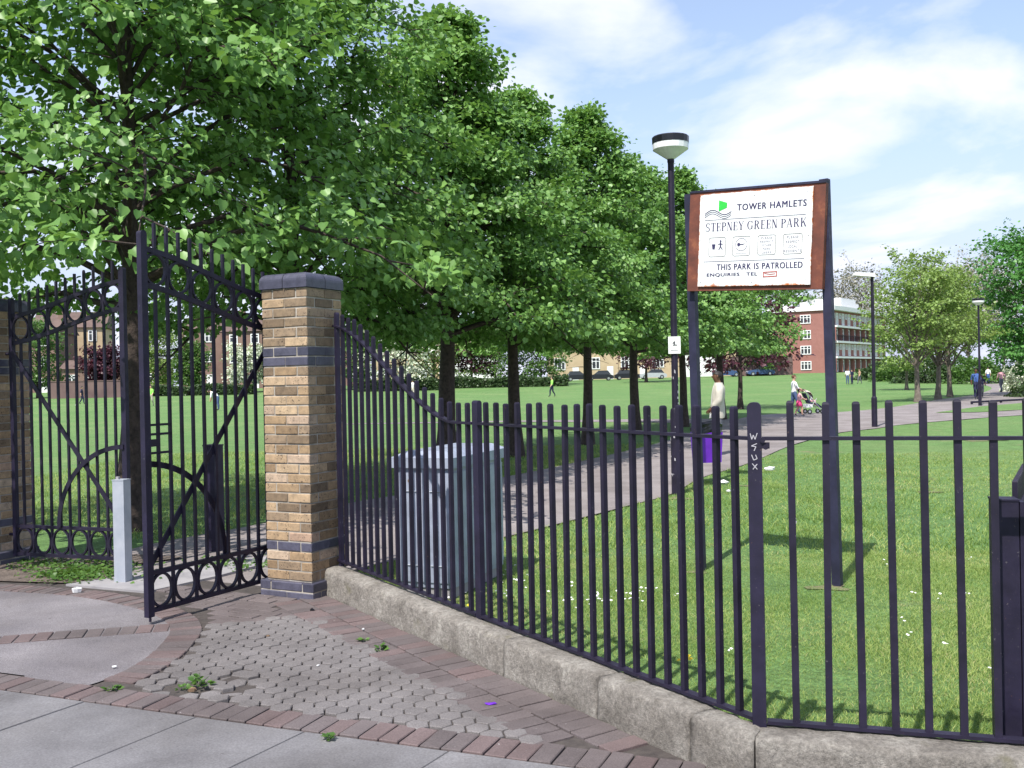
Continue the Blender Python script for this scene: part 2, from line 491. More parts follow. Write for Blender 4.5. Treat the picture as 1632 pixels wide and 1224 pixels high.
# ------------------------------------------------------------------ mesh helpers
class MB:
    def __init__(s):
        s.v, s.f, s.mi = [], [], []

    def poly(s, pts, mi=0):
        i = len(s.v)
        s.v += [tuple(p) for p in pts]
        s.f.append(tuple(range(i, i + len(pts))))
        s.mi.append(mi)

    def box(s, lo, hi, mi=0, M=None):
        x0, y0, z0 = lo
        x1, y1, z1 = hi
        P = [Vector(p) for p in ((x0, y0, z0), (x1, y0, z0), (x1, y1, z0), (x0, y1, z0), (x0, y0, z1), (x1, y0, z1), (x1, y1, z1), (x0, y1, z1))]
        if M is not None:
            P = [M @ p for p in P]
        i = len(s.v)
        s.v += [tuple(p) for p in P]
        for q in ((3, 2, 1, 0), (4, 5, 6, 7), (0, 1, 5, 4), (1, 2, 6, 5), (2, 3, 7, 6), (3, 0, 4, 7)):
            s.f.append(tuple(i + k for k in q))
            s.mi.append(mi)
        return s

    def sweep(s, path, prof, up=(0, 0, 1), mi=0, closed=False, radii=None, caps=True):
        """profile (a sideways, b along up) swept along path"""
        path = [Vector(p) for p in path]
        n = len(path)
        k = len(prof)
        i0 = len(s.v)
        upv = Vector(up)
        for j, p in enumerate(path):
            if closed:
                t = path[(j + 1) % n] - path[j - 1]
            else:
                t = path[min(j + 1, n - 1)] - path[max(j - 1, 0)]
            t.normalize()
            u0 = upv if abs(t.dot(upv)) < 0.98 else Vector((1, 0, 0))
            sd = t.cross(u0).normalized()
            u = sd.cross(t).normalized()
            r = radii[j] if radii else 1.0
            for a, bb in prof:
                s.v.append(tuple(p + sd * (a * r) + u * (bb * r)))
        rng = range(n if closed else n - 1)
        for j in rng:
            for q in range(k):
                a = i0 + j * k + q
                b2 = i0 + j * k + (q + 1) % k
                c2 = i0 + ((j + 1) % n) * k + (q + 1) % k
                d2 = i0 + ((j + 1) % n) * k + q
                s.f.append((a, d2, c2, b2))
                s.mi.append(mi)
        if caps and not closed:
            s.f.append(tuple(i0 + q for q in range(k)))
            s.mi.append(mi)
            s.f.append(tuple(i0 + (n - 1) * k + q for q in reversed(range(k))))
            s.mi.append(mi)
        return s

    def tube(s, path, r, sides=8, mi=0, closed=False, radii=None):
        prof = [(r * math.cos(2 * math.pi * q / sides), r * math.sin(2 * math.pi * q / sides)) for q in range(sides)]
        return s.sweep(path, prof, mi=mi, closed=closed, radii=radii)

    def lathe(s, prof, c=(0, 0, 0), sides=16, mi=0):
        i0 = len(s.v)
        for r, z in prof:
            for q in range(sides):
                a = 2 * math.pi * q / sides
                s.v.append((c[0] + r * math.cos(a), c[1] + r * math.sin(a), c[2] + z))
        for j in range(len(prof) - 1):
            for q in range(sides):
                s.f.append((i0 + j * sides + q, i0 + j * sides + (q + 1) % sides, i0 + (j + 1) * sides + (q + 1) % sides, i0 + (j + 1) * sides + q))
                s.mi.append(mi)
        s.f.append(tuple(i0 + q for q in reversed(range(sides))))
        s.f.append(tuple(i0 + (len(prof) - 1) * sides + q for q in range(sides)))
        s.mi += [mi, mi]
        return s

    def ball(s, c, r, M=None, mi=0, seg=10, rings=7):
        rx, ry, rz = r if isinstance(r, (tuple, list)) else (r, r, r)
        i0 = len(s.v)
        for j in range(rings + 1):
            th = math.pi * (j + 0.02) / (rings + 0.04)
            for q in range(seg):
                a = 2 * math.pi * q / seg
                p = Vector((rx * math.sin(th) * math.cos(a), ry * math.sin(th) * math.sin(a), rz * math.cos(th)))
                if M is not None:
                    p = M @ p
                s.v.append((c[0] + p.x, c[1] + p.y, c[2] + p.z))
        for j in range(rings):
            for q in range(seg):
                s.f.append((i0 + j * seg + q, i0 + (j + 1) * seg + q, i0 + (j + 1) * seg + (q + 1) % seg, i0 + j * seg + (q + 1) % seg))
                s.mi.append(mi)
        return s

    def mesh(s, name, mats, smooth=False):
        me = bpy.data.meshes.new(name)
        me.from_pydata(s.v, [], s.f)
        for mm in (mats if isinstance(mats, (list, tuple)) else [mats]):
            me.materials.append(MATS[mm] if isinstance(mm, str) else mm)
        if any(s.mi):
            me.polygons.foreach_set('material_index', s.mi)
        if smooth:
            me.polygons.foreach_set('use_smooth', [True] * len(me.polygons))
        me.update()
        return me

    def build(s, name, mats, parent=None, smooth=False, **kw):
        return link(name, s.mesh(name, mats, smooth), parent, **kw)


def link(name, me, parent=None, loc=None, rot=None, scale=None, label=None, cat=None, group=None, kind=None):
    o = bpy.data.objects.new(name, me)
    COL.objects.link(o)
    if parent is not None:
        o.parent = parent
    if loc is not None:
        o.location = loc
    if rot is not None:
        o.rotation_euler = rot
    if scale is not None:
        o.scale = scale
    if label:
        o['label'] = label
    if cat:
        o['category'] = cat
    if group:
        o['group'] = group
    if kind:
        o['kind'] = kind
    return o


def thing(name, label, cat, loc=(0, 0, 0), rz=0.0, group=None):
    o = link(name, None, None, loc, (0, 0, rz), None, label, cat, group)
    o.empty_display_size = 0.2
    return o


def copy_tree(o, parent=None):
    c = o.copy()
    COL.objects.link(c)
    c.parent = parent
    for ch in list(o.children):
        copy_tree(ch, c)
    return c


def bevel_box_mesh(name, sx, sy, sz, ch, mats, jitter=0.0, seed=0):
    """box centred on x,y, base at z=0, chamfered edges"""
    bm = bmesh.new()
    bmesh.ops.create_cube(bm, size=1.0)
    for v in bm.verts:
        v.co = Vector((v.co.x * sx, v.co.y * sy, (v.co.z + 0.5) * sz))
    bmesh.ops.bevel(bm, geom=list(bm.edges), offset=ch, segments=1, affect='EDGES')
    rnd = random.Random(seed)
    for v in bm.verts:
        v.co += Vector([rnd.uniform(-jitter, jitter) for _ in range(3)])
    me = bpy.data.meshes.new(name)
    bm.to_mesh(me)
    bm.free()
    me.materials.append(MATS[mats])
    return me


def npmesh(name, V, F, mats, attr=None, mi=None, smooth=False):
    """V (n,3), F (m,k) with constant k"""
    me = bpy.data.meshes.new(name)
    n, (mm, k) = len(V), F.shape
    me.vertices.add(n)
    me.vertices.foreach_set('co', np.ascontiguousarray(V, np.float32).ravel())
    me.loops.add(mm * k)
    me.loops.foreach_set('vertex_index', np.ascontiguousarray(F, np.int32).ravel())
    me.polygons.add(mm)
    me.polygons.foreach_set('loop_start', np.arange(0, mm * k, k, dtype=np.int32))
    for x in (mats if isinstance(mats, (list, tuple)) else [mats]):
        me.materials.append(MATS[x])
    if mi is not None:
        me.polygons.foreach_set('material_index', np.asarray(mi, np.int32))
    if smooth:
        me.polygons.foreach_set('use_smooth', np.ones(mm, bool))
    me.update(calc_edges=True)
    if attr is not None:
        a = me.attributes.new('tone', 'FLOAT', 'POINT')
        a.data.foreach_set('value', np.ascontiguousarray(attr, np.float32))
    return me


def in_poly(x, y, poly):
    x, y = np.asarray(x, float), np.asarray(y, float)
    r = np.zeros(x.shape, bool)
    n = len(poly)
    for i in range(n):
        x0, y0 = poly[i][0], poly[i][1]
        x1, y1 = poly[i - 1][0], poly[i - 1][1]
        c = ((y0 > y) != (y1 > y)) & (x < (x1 - x0) * (y - y0) / ((y1 - y0) if y1 != y0 else 1e-9) + x0)
        r ^= c
    return r


def sheet(name, pts, mat, z=0.0, follow=False, thick=0.0, **kw):
    P = [Vector((p[0], p[1], (float(gh(p[0], p[1])) if follow else 0) + z)) for p in pts]
    tri = tessellate_polygon([P])
    b_ = MB()
    b_.v = [tuple(p) for p in P]
    for t in tri:
        a, b2, c2 = t
        nrm = (P[b2] - P[a]).cross(P[c2] - P[a])
        b_.f.append((a, b2, c2) if nrm.z > 0 else (a, c2, b2))
        b_.mi.append(0)
    if thick:
        n = len(P)
        b_.v += [(p.x, p.y, p.z - thick) for p in P]
        for i in range(n):
            j = (i + 1) % n
            b_.f.append((i, j, n + j, n + i))
            b_.mi.append(0)
    return b_.build(name, mat, **kw)


def smooth_line(pts, n=6):
    """Catmull-Rom through 2-D/3-D points"""
    P = [Vector((p[0], p[1], p[2] if len(p) > 2 else 0)) for p in pts]
    out = []
    for i in range(len(P) - 1):
        a, b2, c2, d2 = P[max(i - 1, 0)], P[i], P[i + 1], P[min(i + 2, len(P) - 1)]
        for k in range(n):
            t = k / n
            out.append(0.5 * ((2 * b2) + (c2 - a) * t + (2 * a - 5 * b2 + 4 * c2 - d2) * t * t + (3 * b2 - a - 3 * c2 + d2) * t ** 3))
    out.append(P[-1])
    return out


rng = random.Random(7)

# ================================================================== THE SETTING
# terrain: one sheet out to the horizon
xs = np.unique(np.concatenate([np.linspace(-6, 20, 40), -6 - np.geomspace(0.5, 900, 30), 20 + np.geomspace(0.5, 900, 30)]))
ys = np.unique(np.concatenate([np.linspace(-3, 30, 45), 30 + np.geomspace(0.8, 1400, 60), -3 - np.geomspace(1, 60, 6)]))
XX, YY = np.meshgrid(xs, ys)
ZZ = gh(XX, YY) + 0.02 * np.sin(XX * 1.3 + 0.6 * YY) * np.sin(YY * 0.9) * (YY > 5) * 0.4
V = np.stack([XX.ravel(), YY.ravel(), ZZ.ravel()], 1)
nx = len(xs)
ii = (np.arange(len(ys) - 1)[:, None] * nx + np.arange(nx - 1)[None, :]).ravel()
F = np.stack([ii, ii + 1, ii + nx + 1, ii + nx], 1)
link('ground', npmesh('ground', V, F, 'lawn', smooth=True), kind='structure')

# park paths
N_EDGE = [(300, 985), (440, 940), (560, 912), (640, 893), (812, 856), (900, 834), (1000, 808), (1072, 788), (1117, 763), (1177, 745), (1216, 730), (1252, 714), (1290, 702), (1340, 690), (1400, 683), (1442, 677), (1547, 668), (1632, 662), (1750, 655)]
F_EDGE = [(90, 925), (200, 880), (300, 858), (420, 836), (560, 803), (690, 782), (812, 760), (900, 742), (1030, 712), (1100, 692), (1150, 676), (1211, 662), (1314, 658), (1340, 657), (1418, 650), (1497, 637), (1544, 631), (1572, 624), (1580, 618), (1562, 612), (1540, 608), (1518, 605)]
BACK = [(1540, 604.5), (1590, 608), (1640, 616), (1750, 628)]
pn = [G(*p) for p in N_EDGE]
pf = [G(*p) for p in F_EDGE]
pbk = [G(*p) for p in BACK]
PATH = smooth_line(pn, 4) + [p for p in reversed(pbk)] + list(reversed(smooth_line(pf, 4)))
PATH2D = [(p.x, p.y) for p in PATH]
sheet('park_path', PATH2D, 'tarmac', 0.016, follow=True, kind='structure')
CROSS = [G(1165, 677), G(1020, 673), G(800, 673), G(560, 676.8), G(440, 679.6), G(440, 678.4), G(560, 675.4), G(800, 671), G(1020, 668.5), G(1165, 668)]
CROSS2D = [(p.x, p.y) for p in CROSS]
sheet('cross_path', CROSS2D, 'tarmac', 0.014, follow=True, kind='structure')
ISLAND = [G(*p) for p in ((1490, 659), (1560, 649), (1632, 643), (1760, 640), (1760, 648), (1632, 654), (1560, 658))]
ISL2D = [(p.x, p.y) for p in ISLAND]
sheet('lawn_island', ISL2D, 'lawn', 0.034, follow=True, kind='structure')
PATCH = [G(*p) for p in ((1500, 706), (1560, 694), (1640, 690), (1720, 700), (1720, 732), (1632, 738), (1560, 728))]

# ---- fence line geometry (found from the photograph's perspective)
Z0 = 0.003789 * FPX


def fence_pt(k):
    return Vector(((-57 + 15.99 * k) * 0.003789, Z0 * (1 - 0.01586 * k), 0))


FDIR = (fence_pt(20) - fence_pt(0)).normalized()
FNRM = Vector((FDIR.y, -FDIR.x, 0))          # towards the street
if FNRM.x > 0:
    FNRM = -FNRM
CORNER = fence_pt(20)
far2 = Vector((1.898, 3.777, 0))
F2DIR = (far2 - CORNER).normalized()
F2NRM = Vector((F2DIR.y, -F2DIR.x, 0))
if F2NRM.y > 0:
    F2NRM = -F2NRM

# pillars
TH = R_(27)
PA = Vector((-math.cos(TH), math.sin(TH), 0))     # from the near corner along the street face
PB = Vector((math.sin(TH), math.cos(TH), 0))      # from the near corner into the park
PC = Vector(((491 - 816) / FPX * 7.44, 7.44, 0))  # near corner of the right pillar
PW = 0.44
LPC = Vector((-4.85, 9.05, 0))                    # near corner of the other pillar (just out of frame)

# ---- pavement in front of the gate
w0 = PC + FNRM * 0.0
wall_a = PC + Vector((0.02, 0.0, 0))
STREET = [G(-900, 1060), G(0, 1108.6), G(398, 1173), G(822, 1222)]
sdir = (STREET[3] - STREET[1]).normalized()
snrm = Vector((-sdir.y, sdir.x, 0))               # towards the gate
sorg = STREET[1]
pave_far = LPC + PA * 2.5
PAVE = [sorg - sdir * 4, sorg + sdir * 7, Vector((6, sorg.y + sdir.y * 7, 0)), Vector((6, 3.0, 0)), far2 + F2NRM * 0.1, CORNER + (FNRM + F2NRM) * 0.08, fence_pt(-19) + FNRM * 0.1, PC + PB * 0.2, PC + PA * PW + PB * 0.25, LPC + PB * 0.25, LPC + PA * 2.5 + PB * 0.25]
sheet('pavement', [(p.x, p.y) for p in PAVE], 'joint_soil', 0.020, kind='structure')

# concrete flagstones along the street: joints run away from the border
joints = [-3.4, -2.6]
for px, py in ((20, 1113), (130, 1131), (305, 1158), (477, 1183)):
    joints.append((G(px, py) - sorg).dot(sdir))
joints += [joints[-1] + 0.75, joints[-1] + 1.6, joints[-1] + 2.4, joints[-1] + 3.2]
jd0 = (G(151, 1224) - G(305, 1160)).normalized()
flags = link('flagstone_paving', None, None, (sorg.x, sorg.y, 0), kind='structure')
for i in range(len(joints) - 1):
    for r in range(2):
        a0, a1 = joints[i] + 0.004, joints[i + 1] - 0.004
        b0, b1 = 0.012 + r * 1.35, 1.342 + r * 1.35
        q = [sdir * a0 + jd0 * b0, sdir * a1 + jd0 * b0, sdir * a1 + jd0 * b1, sdir * a0 + jd0 * b1]
        cen = sum(q, Vector()) / 4
        mb = MB()
        top = [cen + (p - cen) * 0.994 for p in q]
        zt = 0.036 + rng.uniform(-0.0025, 0.0025)
        for j in range(4):
            k2 = (j + 1) % 4
            mb.poly([(q[j].x, q[j].y, 0), (q[k2].x, q[k2].y, 0), (q[k2].x, q[k2].y, zt - 0.005), (q[j].x, q[j].y, zt - 0.005)])
            mb.poly([(q[j].x, q[j].y, zt - 0.005), (q[k2].x, q[k2].y, zt - 0.005), (top[k2].x, top[k2].y, zt), (top[j].x, top[j].y, zt)])
        mb.poly([(p.x, p.y, zt) for p in top])
        bm = bmesh.new()
        me = mb.mesh('flagstone', 'flag')
        bm.from_mesh(me)
        bmesh.ops.remove_doubles(bm, verts=bm.verts, dist=1e-5)
        bmesh.ops.recalc_face_normals(bm, faces=bm.faces)
        bm.to_mesh(me)
        bm.free()
        link('flagstone', me, flags)

# bricks laid flat
BR = {}
for i in range(3):
    BR['a%d' % i] = bevel_box_mesh('paving_brick', 0.098, 0.205, 0.05, 0.004, 'paver_brick', 0.0012, i)
    BR['r%d' % i] = bevel_box_mesh('paving_brick', 0.098, 0.205, 0.05, 0.004, 'paver_red', 0.0012, 10 + i)


def lay_brick(parent, p, ang, key=None, z=0.033, sc=1.0, sx=1.0):
    k = key or ('r' if rng.random() < 0.3 else 'a')
    me = BR[k + str(rng.randrange(3))]
    return link('paving_brick', me, parent, (p.x - parent.location.x, p.y - parent.location.y, z - 0.05 + rng.uniform(-0.003, 0.003)),
                (rng.uniform(-0.012, 0.012), rng.uniform(-0.012, 0.012), ang + rng.uniform(-0.015, 0.015)), (sx, sc, 1))


sang = math.atan2(sdir.y, sdir.x)
b_street = link('street_brick_border', None, None, (sorg.x, sorg.y, 0), kind='structure')
s = -1.6
while s < 4.2:
    lay_brick(b_street, sorg + sdir * s + snrm * 0.115, sang)
    s += 0.105
HEX_S = 0.235                                     # hexagons start beyond this distance from the street line

# curved brick band round the tarmac apron
inner = smooth_line([G(*p) for p in ((-260, 938), (-120, 940), (0, 947), (120, 956), (205, 972), (258, 992), (272, 1012), (258, 1034), (228, 1060), (180, 1086), (120, 1103), (40, 1096))], 10)
band = link('curved_brick_band', None, None, (inner[40].x, inner[40].y, 0), kind='structure')
acc = 0.0
OUT_BAND = []
for i in range(1, len(inner)):
    seg = inner[i] - inner[i - 1]
    t = seg.normalized()
    nrm = Vector((t.y, -t.x, 0))
    if nrm.dot(inner[i] - G(60, 1020)) < 0:
        nrm = -nrm
    OUT_BAND.append(inner[i] + nrm * 0.235)
    L = seg.length
    while acc < L:
        p = inner[i - 1] + seg * (acc / L) + nrm * 0.098
        d_s = (p - sorg).dot(snrm)
        if d_s > 0.30:
            lay_brick(band, p, math.atan2(t.y, t.x), 'r' if rng.random() < 0.55 else 'a', z=0.034, sx=0.66)
        acc += 0.071
    acc -= L
sheet('tarmac_apron', [(p.x, p.y) for p in inner] + [((sorg + sdir * -0.1 + snrm * 0.25).x, (sorg + sdir * -0.1 + snrm * 0.25).y), ((sorg + sdir * -3 + snrm * 0.25).x, (sorg + sdir * -3 + snrm * 0.25).y)], 'aggregate', 0.028, kind='structure')
# straight row of setts across the apron
ra, rb = G(-160, 1040), G(268, 1007)
row = link('sett_row', None, None, (ra.x, ra.y, 0), kind='structure')
rd = (rb - ra).normalized()
s = 0.1
while s < (rb - ra).length:
    lay_brick(row, ra + rd * s, math.atan2(rd.y, rd.x), z=0.036, sc=0.98)
    s += 0.106

# brick border along the kerb wall, two rows
WALL0 = PC + FNRM * 0.02                          # start of the wall's street face
WOFF = 0.155                                      # fence line to wall face
wface0 = fence_pt(-19.6) + FNRM * WOFF
b_wall = link('wall_brick_border', None, None, (wface0.x, wface0.y, 0), kind='structure')
wang = math.atan2(FDIR.y, FDIR.x)
wl_len = (CORNER - fence_pt(-19.6)).length + 0.3
for r in range(2):
    s = 0.15 + 0.05 * r
    while s < wl_len:
        p = wface0 + FDIR * s + FNRM * (0.115 + r * 0.215)
        if (p - sorg).dot(snrm) > 0.27:
            lay_brick(b_wall, p, wang)
        s += 0.106

# worn brick threshold between the pillar and the hexagon blocks
HEXP = [G(322, 1006), G(380, 999), G(450, 993), G(505, 992)]
for k in range(0, 13):
    pass
hex_poly = [G(321, 1004), G(390, 997), G(455, 991), G(500, 990)]
e1 = wface0 + FNRM * 0.40
s_at = lambda p, d: (p - sorg).dot(d)
# where the wall border meets the street border
den = FDIR.dot(snrm)
tt = (HEX_S - (e1 - sorg).dot(snrm)) / den
hex_poly.append(e1 + FDIR * tt)
left_end = G(205, 1112)
hex_poly.append(sorg + sdir * (left_end - sorg).dot(sdir) + snrm * HEX_S)
ob = [p for p in OUT_BAND if (p - sorg).dot(snrm) > HEX_S and p.x > left_end.x and (p - G(60, 1020)).dot(sdir) > 0.3]
ob = [p for p in ob if p.y < hex_poly[0].y]
ob.sort(key=lambda p: p.y)
hex_poly += ob
hexp2 = [(p.x, p.y) for p in hex_poly]
hxr = link('hexagon_block_paving', None, None, (hex_poly[5].x, hex_poly[5].y, 0), kind='structure')
hex_meshes = []
for kx in range(3):
    bm = bmesh.new()
    rr = 0.0603
    vs_ = [bm.verts.new((rr * math.cos(math.pi / 3 * q), rr * math.sin(math.pi / 3 * q), 0.0)) for q in range(6)]
    f_ = bm.faces.new(vs_)
    ex = bmesh.ops.extrude_face_region(bm, geom=[f_])
    tv = [v for v in ex['geom'] if isinstance(v, bmesh.types.BMVert)]
    for v in tv:
        v.co.z = 0.05
    bmesh.ops.recalc_face_normals(bm, faces=bm.faces)
    te = [e for e in bm.edges if all(v.co.z > 0.04 for v in e.verts)]
    bmesh.ops.bevel(bm, geom=te, offset=0.0045, segments=1, affect='EDGES')
    r2 = random.Random(kx)
    for v in bm.verts:
        v.co += Vector((r2.uniform(-.0018, .0018), r2.uniform(-.0018, .0018), r2.uniform(-.001, .001)))
    me = bpy.data.meshes.new('hexagon_block')
    bm.to_mesh(me)
    bm.free()
    me.materials.append(MATS['hex_block'])
    hex_meshes.append(me)
hcols, hp = 0.0965, 0.1115
nhex = 0
HEXES = []
hx0 = hex_poly[5]
for i in range(-6, 45):
    for j in range(-4, 26):
        p = hx0 + sdir * (0.07 + i * hcols) + snrm * (0.065 + (j + 0.5 * (i % 2)) * hp)
        if not in_poly([p.x], [p.y], hexp2)[0]:
            continue
        loose = (p - G(300, 1104)).length
        if loose < 0.10:
            continue
        tilt = 0.08 if loose < 0.30 else 0.008
        zz = 0.034 + rng.uniform(-0.0025, 0.0025) + (rng.uniform(-0.016, 0.012) if loose < 0.36 else 0)
        HEXES.append(((p.x - hx0.x, p.y - hx0.y, zz - 0.05), (rng.uniform(-tilt, tilt), rng.uniform(-tilt, tilt), sang + rng.randrange(6) * math.pi / 3 + rng.uniform(-.02, .02)), p.length))
HEXES.sort(key=lambda h_: h_[2])
for l_, r_, d_ in HEXES[:300]:
    link('hexagon_block', hex_meshes[rng.randrange(3)], hxr, l_, r_)
    nhex += 1
if len(HEXES) > 300:
    rest = MB()
    for l_, r_, d_ in HEXES[300:]:
        M_ = Matrix.Translation(l_) @ Matrix.Rotation(r_[2], 4, 'Z')
        src = hex_meshes[rng.randrange(3)]
        i_ = len(rest.v)
        rest.v += [tuple(M_ @ v.co) for v in src.vertices]
        for p_ in src.polygons:
            rest.f.append(tuple(i_ + q for q in p_.vertices))
            rest.mi.append(0)
    rest.build('hexagon_blocks_behind', 'hex_block', hxr, kind='stuff')
print('hex blocks', len(HEXES))
thr = link('threshold_brick_paving', None, None, (PC.x, PC.y, 0), kind='structure')
thr_poly = [G(318, 1003), G(390, 997), G(455, 991), G(512, 990), wface0 + FNRM * 0.42 + FDIR * 0.3, wface0 + FNRM * 0.02 + FDIR * 0.05, PC, PC + PA * 0.47, G(415, 925), LPC * 0.35 + (PC + PA * PW) * 0.65, G(250, 945)]
thr2 = [(p.x, p.y) for p in thr_poly]
pa_ang = math.atan2(PA.y, PA.x)
for i in range(-20, 30):
    for j in range(-12, 12):
        p = PC + PA * (i * 0.213 + (0.106 if j % 2 else 0)) - PB * (j * 0.106 + 0.09)
        if in_poly([p.x], [p.y], thr2)[0] and not in_poly([p.x], [p.y], hexp2)[0]:
            dmin = min((p - q).length for q in OUT_BAND)
            if dmin > 0.08 and (p - PC).dot(-PB) > 0.06:
                lay_brick(thr, p, pa_ang + math.pi / 2, 'a', z=0.030)
# soil and weeds drifted against the gate
SOIL = [G(*p) for p in ((-80, 930), (0, 932), (100, 935), (150, 936), (215, 905), (300, 892), (200, 888), (80, 892), (-80, 905))]
sheet('soil_strip', [(p.x, p.y) for p in SOIL], 'dirt', 0.033, kind='structure')
SLAB = [G(*p) for p in ((105, 938), (235, 950), (345, 925), (420, 905), (425, 893), (300, 905), (205, 922), (180, 926))]
sheet('concrete_strip', [(p.x, p.y) for p in SLAB], 'concrete', 0.038, thick=0.05, kind='structure')


# ================================================================== brick gate pillars
BRK = {}
for nm in ('stock_brick', 'sooty_brick', 'blue_brick'):
    BRK[nm] = [bevel_box_mesh('brick', 0.215, 0.1025, 0.065, 0.0045, nm, 0.0016, i) for i in range(4)]


def pillar(label, corner, group='brick gate pillars'):
    root = thing('gate_pillar', label, 'pillar', (corner.x, corner.y, 0), 0, group)
    ang = math.atan2(-PA.y, -PA.x)                # local x runs along -PA (left to right on the street face)
    M = Matrix.Rotation(ang, 4, 'Z')

    def loc(a, b2, z):                            # a along PA from the near corner, b into the park
        return (PA.x * a + PB.x * b2, PA.y * a + PB.y * b2, z)
    core = MB()
    core.box((-PW + 0.007, 0.007, 0.0), (-0.007, PW - 0.007, 2.40), M=M)
    core.box((-PW - 0.033, -0.033, 0.0), (0.033, PW + 0.033, 0.135), M=M)
    core.build('mortar', 'mortar', root)
    for c in range(32):
        z = 0.005 + c * 0.075
        if c in (0, 1):
            kind, e = 'blue_brick', 0.04
        elif c == 5 or c in (24, 25):
            kind, e = 'blue_brick', 0.001
        else:
            kind, e = 'stock_brick', 0.0
        W2 = PW + 2 * e
        for side in range(6):
            ang2 = ang
            if c % 2 == 0:                        # pairs of stretchers on the street and park faces
                lay = [(W2 * .25, .051, 0), (W2 * .75, .051, 0), (W2 * .25, W2 - .051, 0), (W2 * .75, W2 - .051, 0), (.051, W2 / 2, 1), (W2 - .051, W2 / 2, 1)][side]
            else:
                lay = [(.051, W2 * .25, 1), (.051, W2 * .75, 1), (W2 - .051, W2 * .25, 1), (W2 - .051, W2 * .75, 1), (W2 / 2, .051, 0), (W2 / 2, W2 - .051, 0)][side]
            a, b2, tn = lay
            kk = kind
            if kind == 'stock_brick' and ((c > 25 and rng.random() < 0.75) or rng.random() < 0.20):
                kk = 'sooty_brick'
            jit = lambda s_: rng.uniform(-s_, s_)
            sx = (W2 - 0.010) / 2 / 0.215 if (side < 4) else (W2 - 0.225) / 0.215
            link('brick', BRK[kk][rng.randrange(4)], root, loc(a - e + jit(.001), b2 - e + jit(.0015), z + jit(.001)),
                 (0, 0, ang + (math.pi / 2 if tn else 0) + jit(.006)), (sx, 1, 1))
    # bullnosed blue coping, four pieces
    zc_ = 2.40
    for qa in range(2):
        for qb in range(2):
            cp = MB()
            hw = PW / 2 + 0.012
            n = 6
            rows = []
            for i in range(n + 1):
                th = math.pi / 2 * i / n
                rows.append((hw - 0.055 + 0.055 * math.cos(th), 0.055 + 0.062 * math.sin(th)))
            rows = [(hw, 0.0)] + rows
            g = 0.0025
            for r0, r1 in zip(rows[:-1], rows[1:]):
                A0, A1 = r0[0], r1[0]
                cp.poly([(g, A0, r0[1]), (g, A1, r1[1]), (A1, A1, r1[1]), (A0, A0, r0[1])])
                cp.poly([(A0, g, r0[1]), (A0, A0, r0[1]), (A1, A1, r1[1]), (A1, g, r1[1])])
            te = rows[-1]
            cp.poly([(g, g, te[1]), (te[0], g, te[1]), (te[0], te[0], te[1]), (g, te[0], te[1])])
            me = cp.mesh('coping_brick', 'blue_brick')
            bm = bmesh.new()
            bm.from_mesh(me)
            bmesh.ops.remove_doubles(bm, verts=bm.verts, dist=1e-5)
            bmesh.ops.recalc_face_normals(bm, faces=bm.faces)
            bm.to_mesh(me)
            bm.free()
            cx, cy, cz = loc(PW / 2, PW / 2, zc_ + 0.003)
            link('coping_brick', me, root, (cx, cy, cz), (0, 0, ang + math.pi / 2 * (qa * 2 + qb)))
    return root


pillar('brick gate pillar with blue-grey cap where the sweeping fence meets the open gate', PC)
pillar('brick gate pillar cut off by the photo edge, hinging the closed gate', LPC)


# ================================================================== granite kerb wall
def block_mesh(p0, p1, nrm0, nrm1, wid, h, seed, bulge=0.0):
    """rough block between two face points; nrm points to the street; returns verts local to p0"""
    r2 = np.random.RandomState(seed)
    L = (p1 - p0).length
    n = max(4, int(L / 0.035))
    prof = [(0.0, 0.0), (0.004, 0.05), (0.0, 0.10), (0.002, h - 0.035), (-0.006, h - 0.014), (-0.022, h - 0.002), (-0.10, h), (-wid + 0.03, h - 0.004), (-wid, h - 0.03), (-wid, 0.0)]
    mb = MB()
    k = len(prof)
    for i in range(n + 1):
        t = i / n
        c = p0.lerp(p1, t) - p0
        nr = nrm0.lerp(nrm1, t).normalized()
        endr = 0.005 * (math.exp(-((t * L) / 0.018)) + math.exp(-(((1 - t) * L) / 0.018)))
        for q, (a, z) in enumerate(prof):
            ja = r2.uniform(-0.008, 0.008) if z > 0 else 0
            jz = r2.uniform(-0.004, 0.004) if z > 0 else 0
            shrink = endr if z > 0.02 else 0
            mb.v.append(tuple(c + nr * (a - (shrink if a > -0.1 else -shrink) + ja) + Vector((0, 0, z - (shrink if z > 0.1 else 0) + jz))))
    for i in range(n):
        for q in range(k - 1):
            a = i * k + q
            mb.f.append((a, a + 1, a + k + 1, a + k))
            mb.mi.append(0)
    mb.f.append(tuple(range(k)))
    mb.f.append(tuple(reversed(range(n * k, n * k + k))))
    mb.mi += [0, 0]
    me = mb.mesh('stone_block', 'granite')
    bm = bmesh.new()
    bm.from_mesh(me)
    bmesh.ops.recalc_face_normals(bm, faces=bm.faces)
    bm.to_mesh(me)
    bm.free()
    for p in me.polygons:
        p.use_smooth = len(p.vertices) == 4
    return me


WH = 0.225
wall = thing('kerb_wall', 'low rough granite kerb wall under the black railings', 'wall', (wface0.x, wface0.y, 0))
cor_face = CORNER + (FNRM + F2NRM).normalized() * 0.17


def face_at(px):      # where the wall's street face passes under a pixel column (top edge)
    best = None
    for i in range(2000):
        s_ = i * 0.0025 - 0.1
        p = wface0 + FDIR * s_
        u = 816 + FPX * p.x / p.y
        if u >= px:
            return s_
    return s_


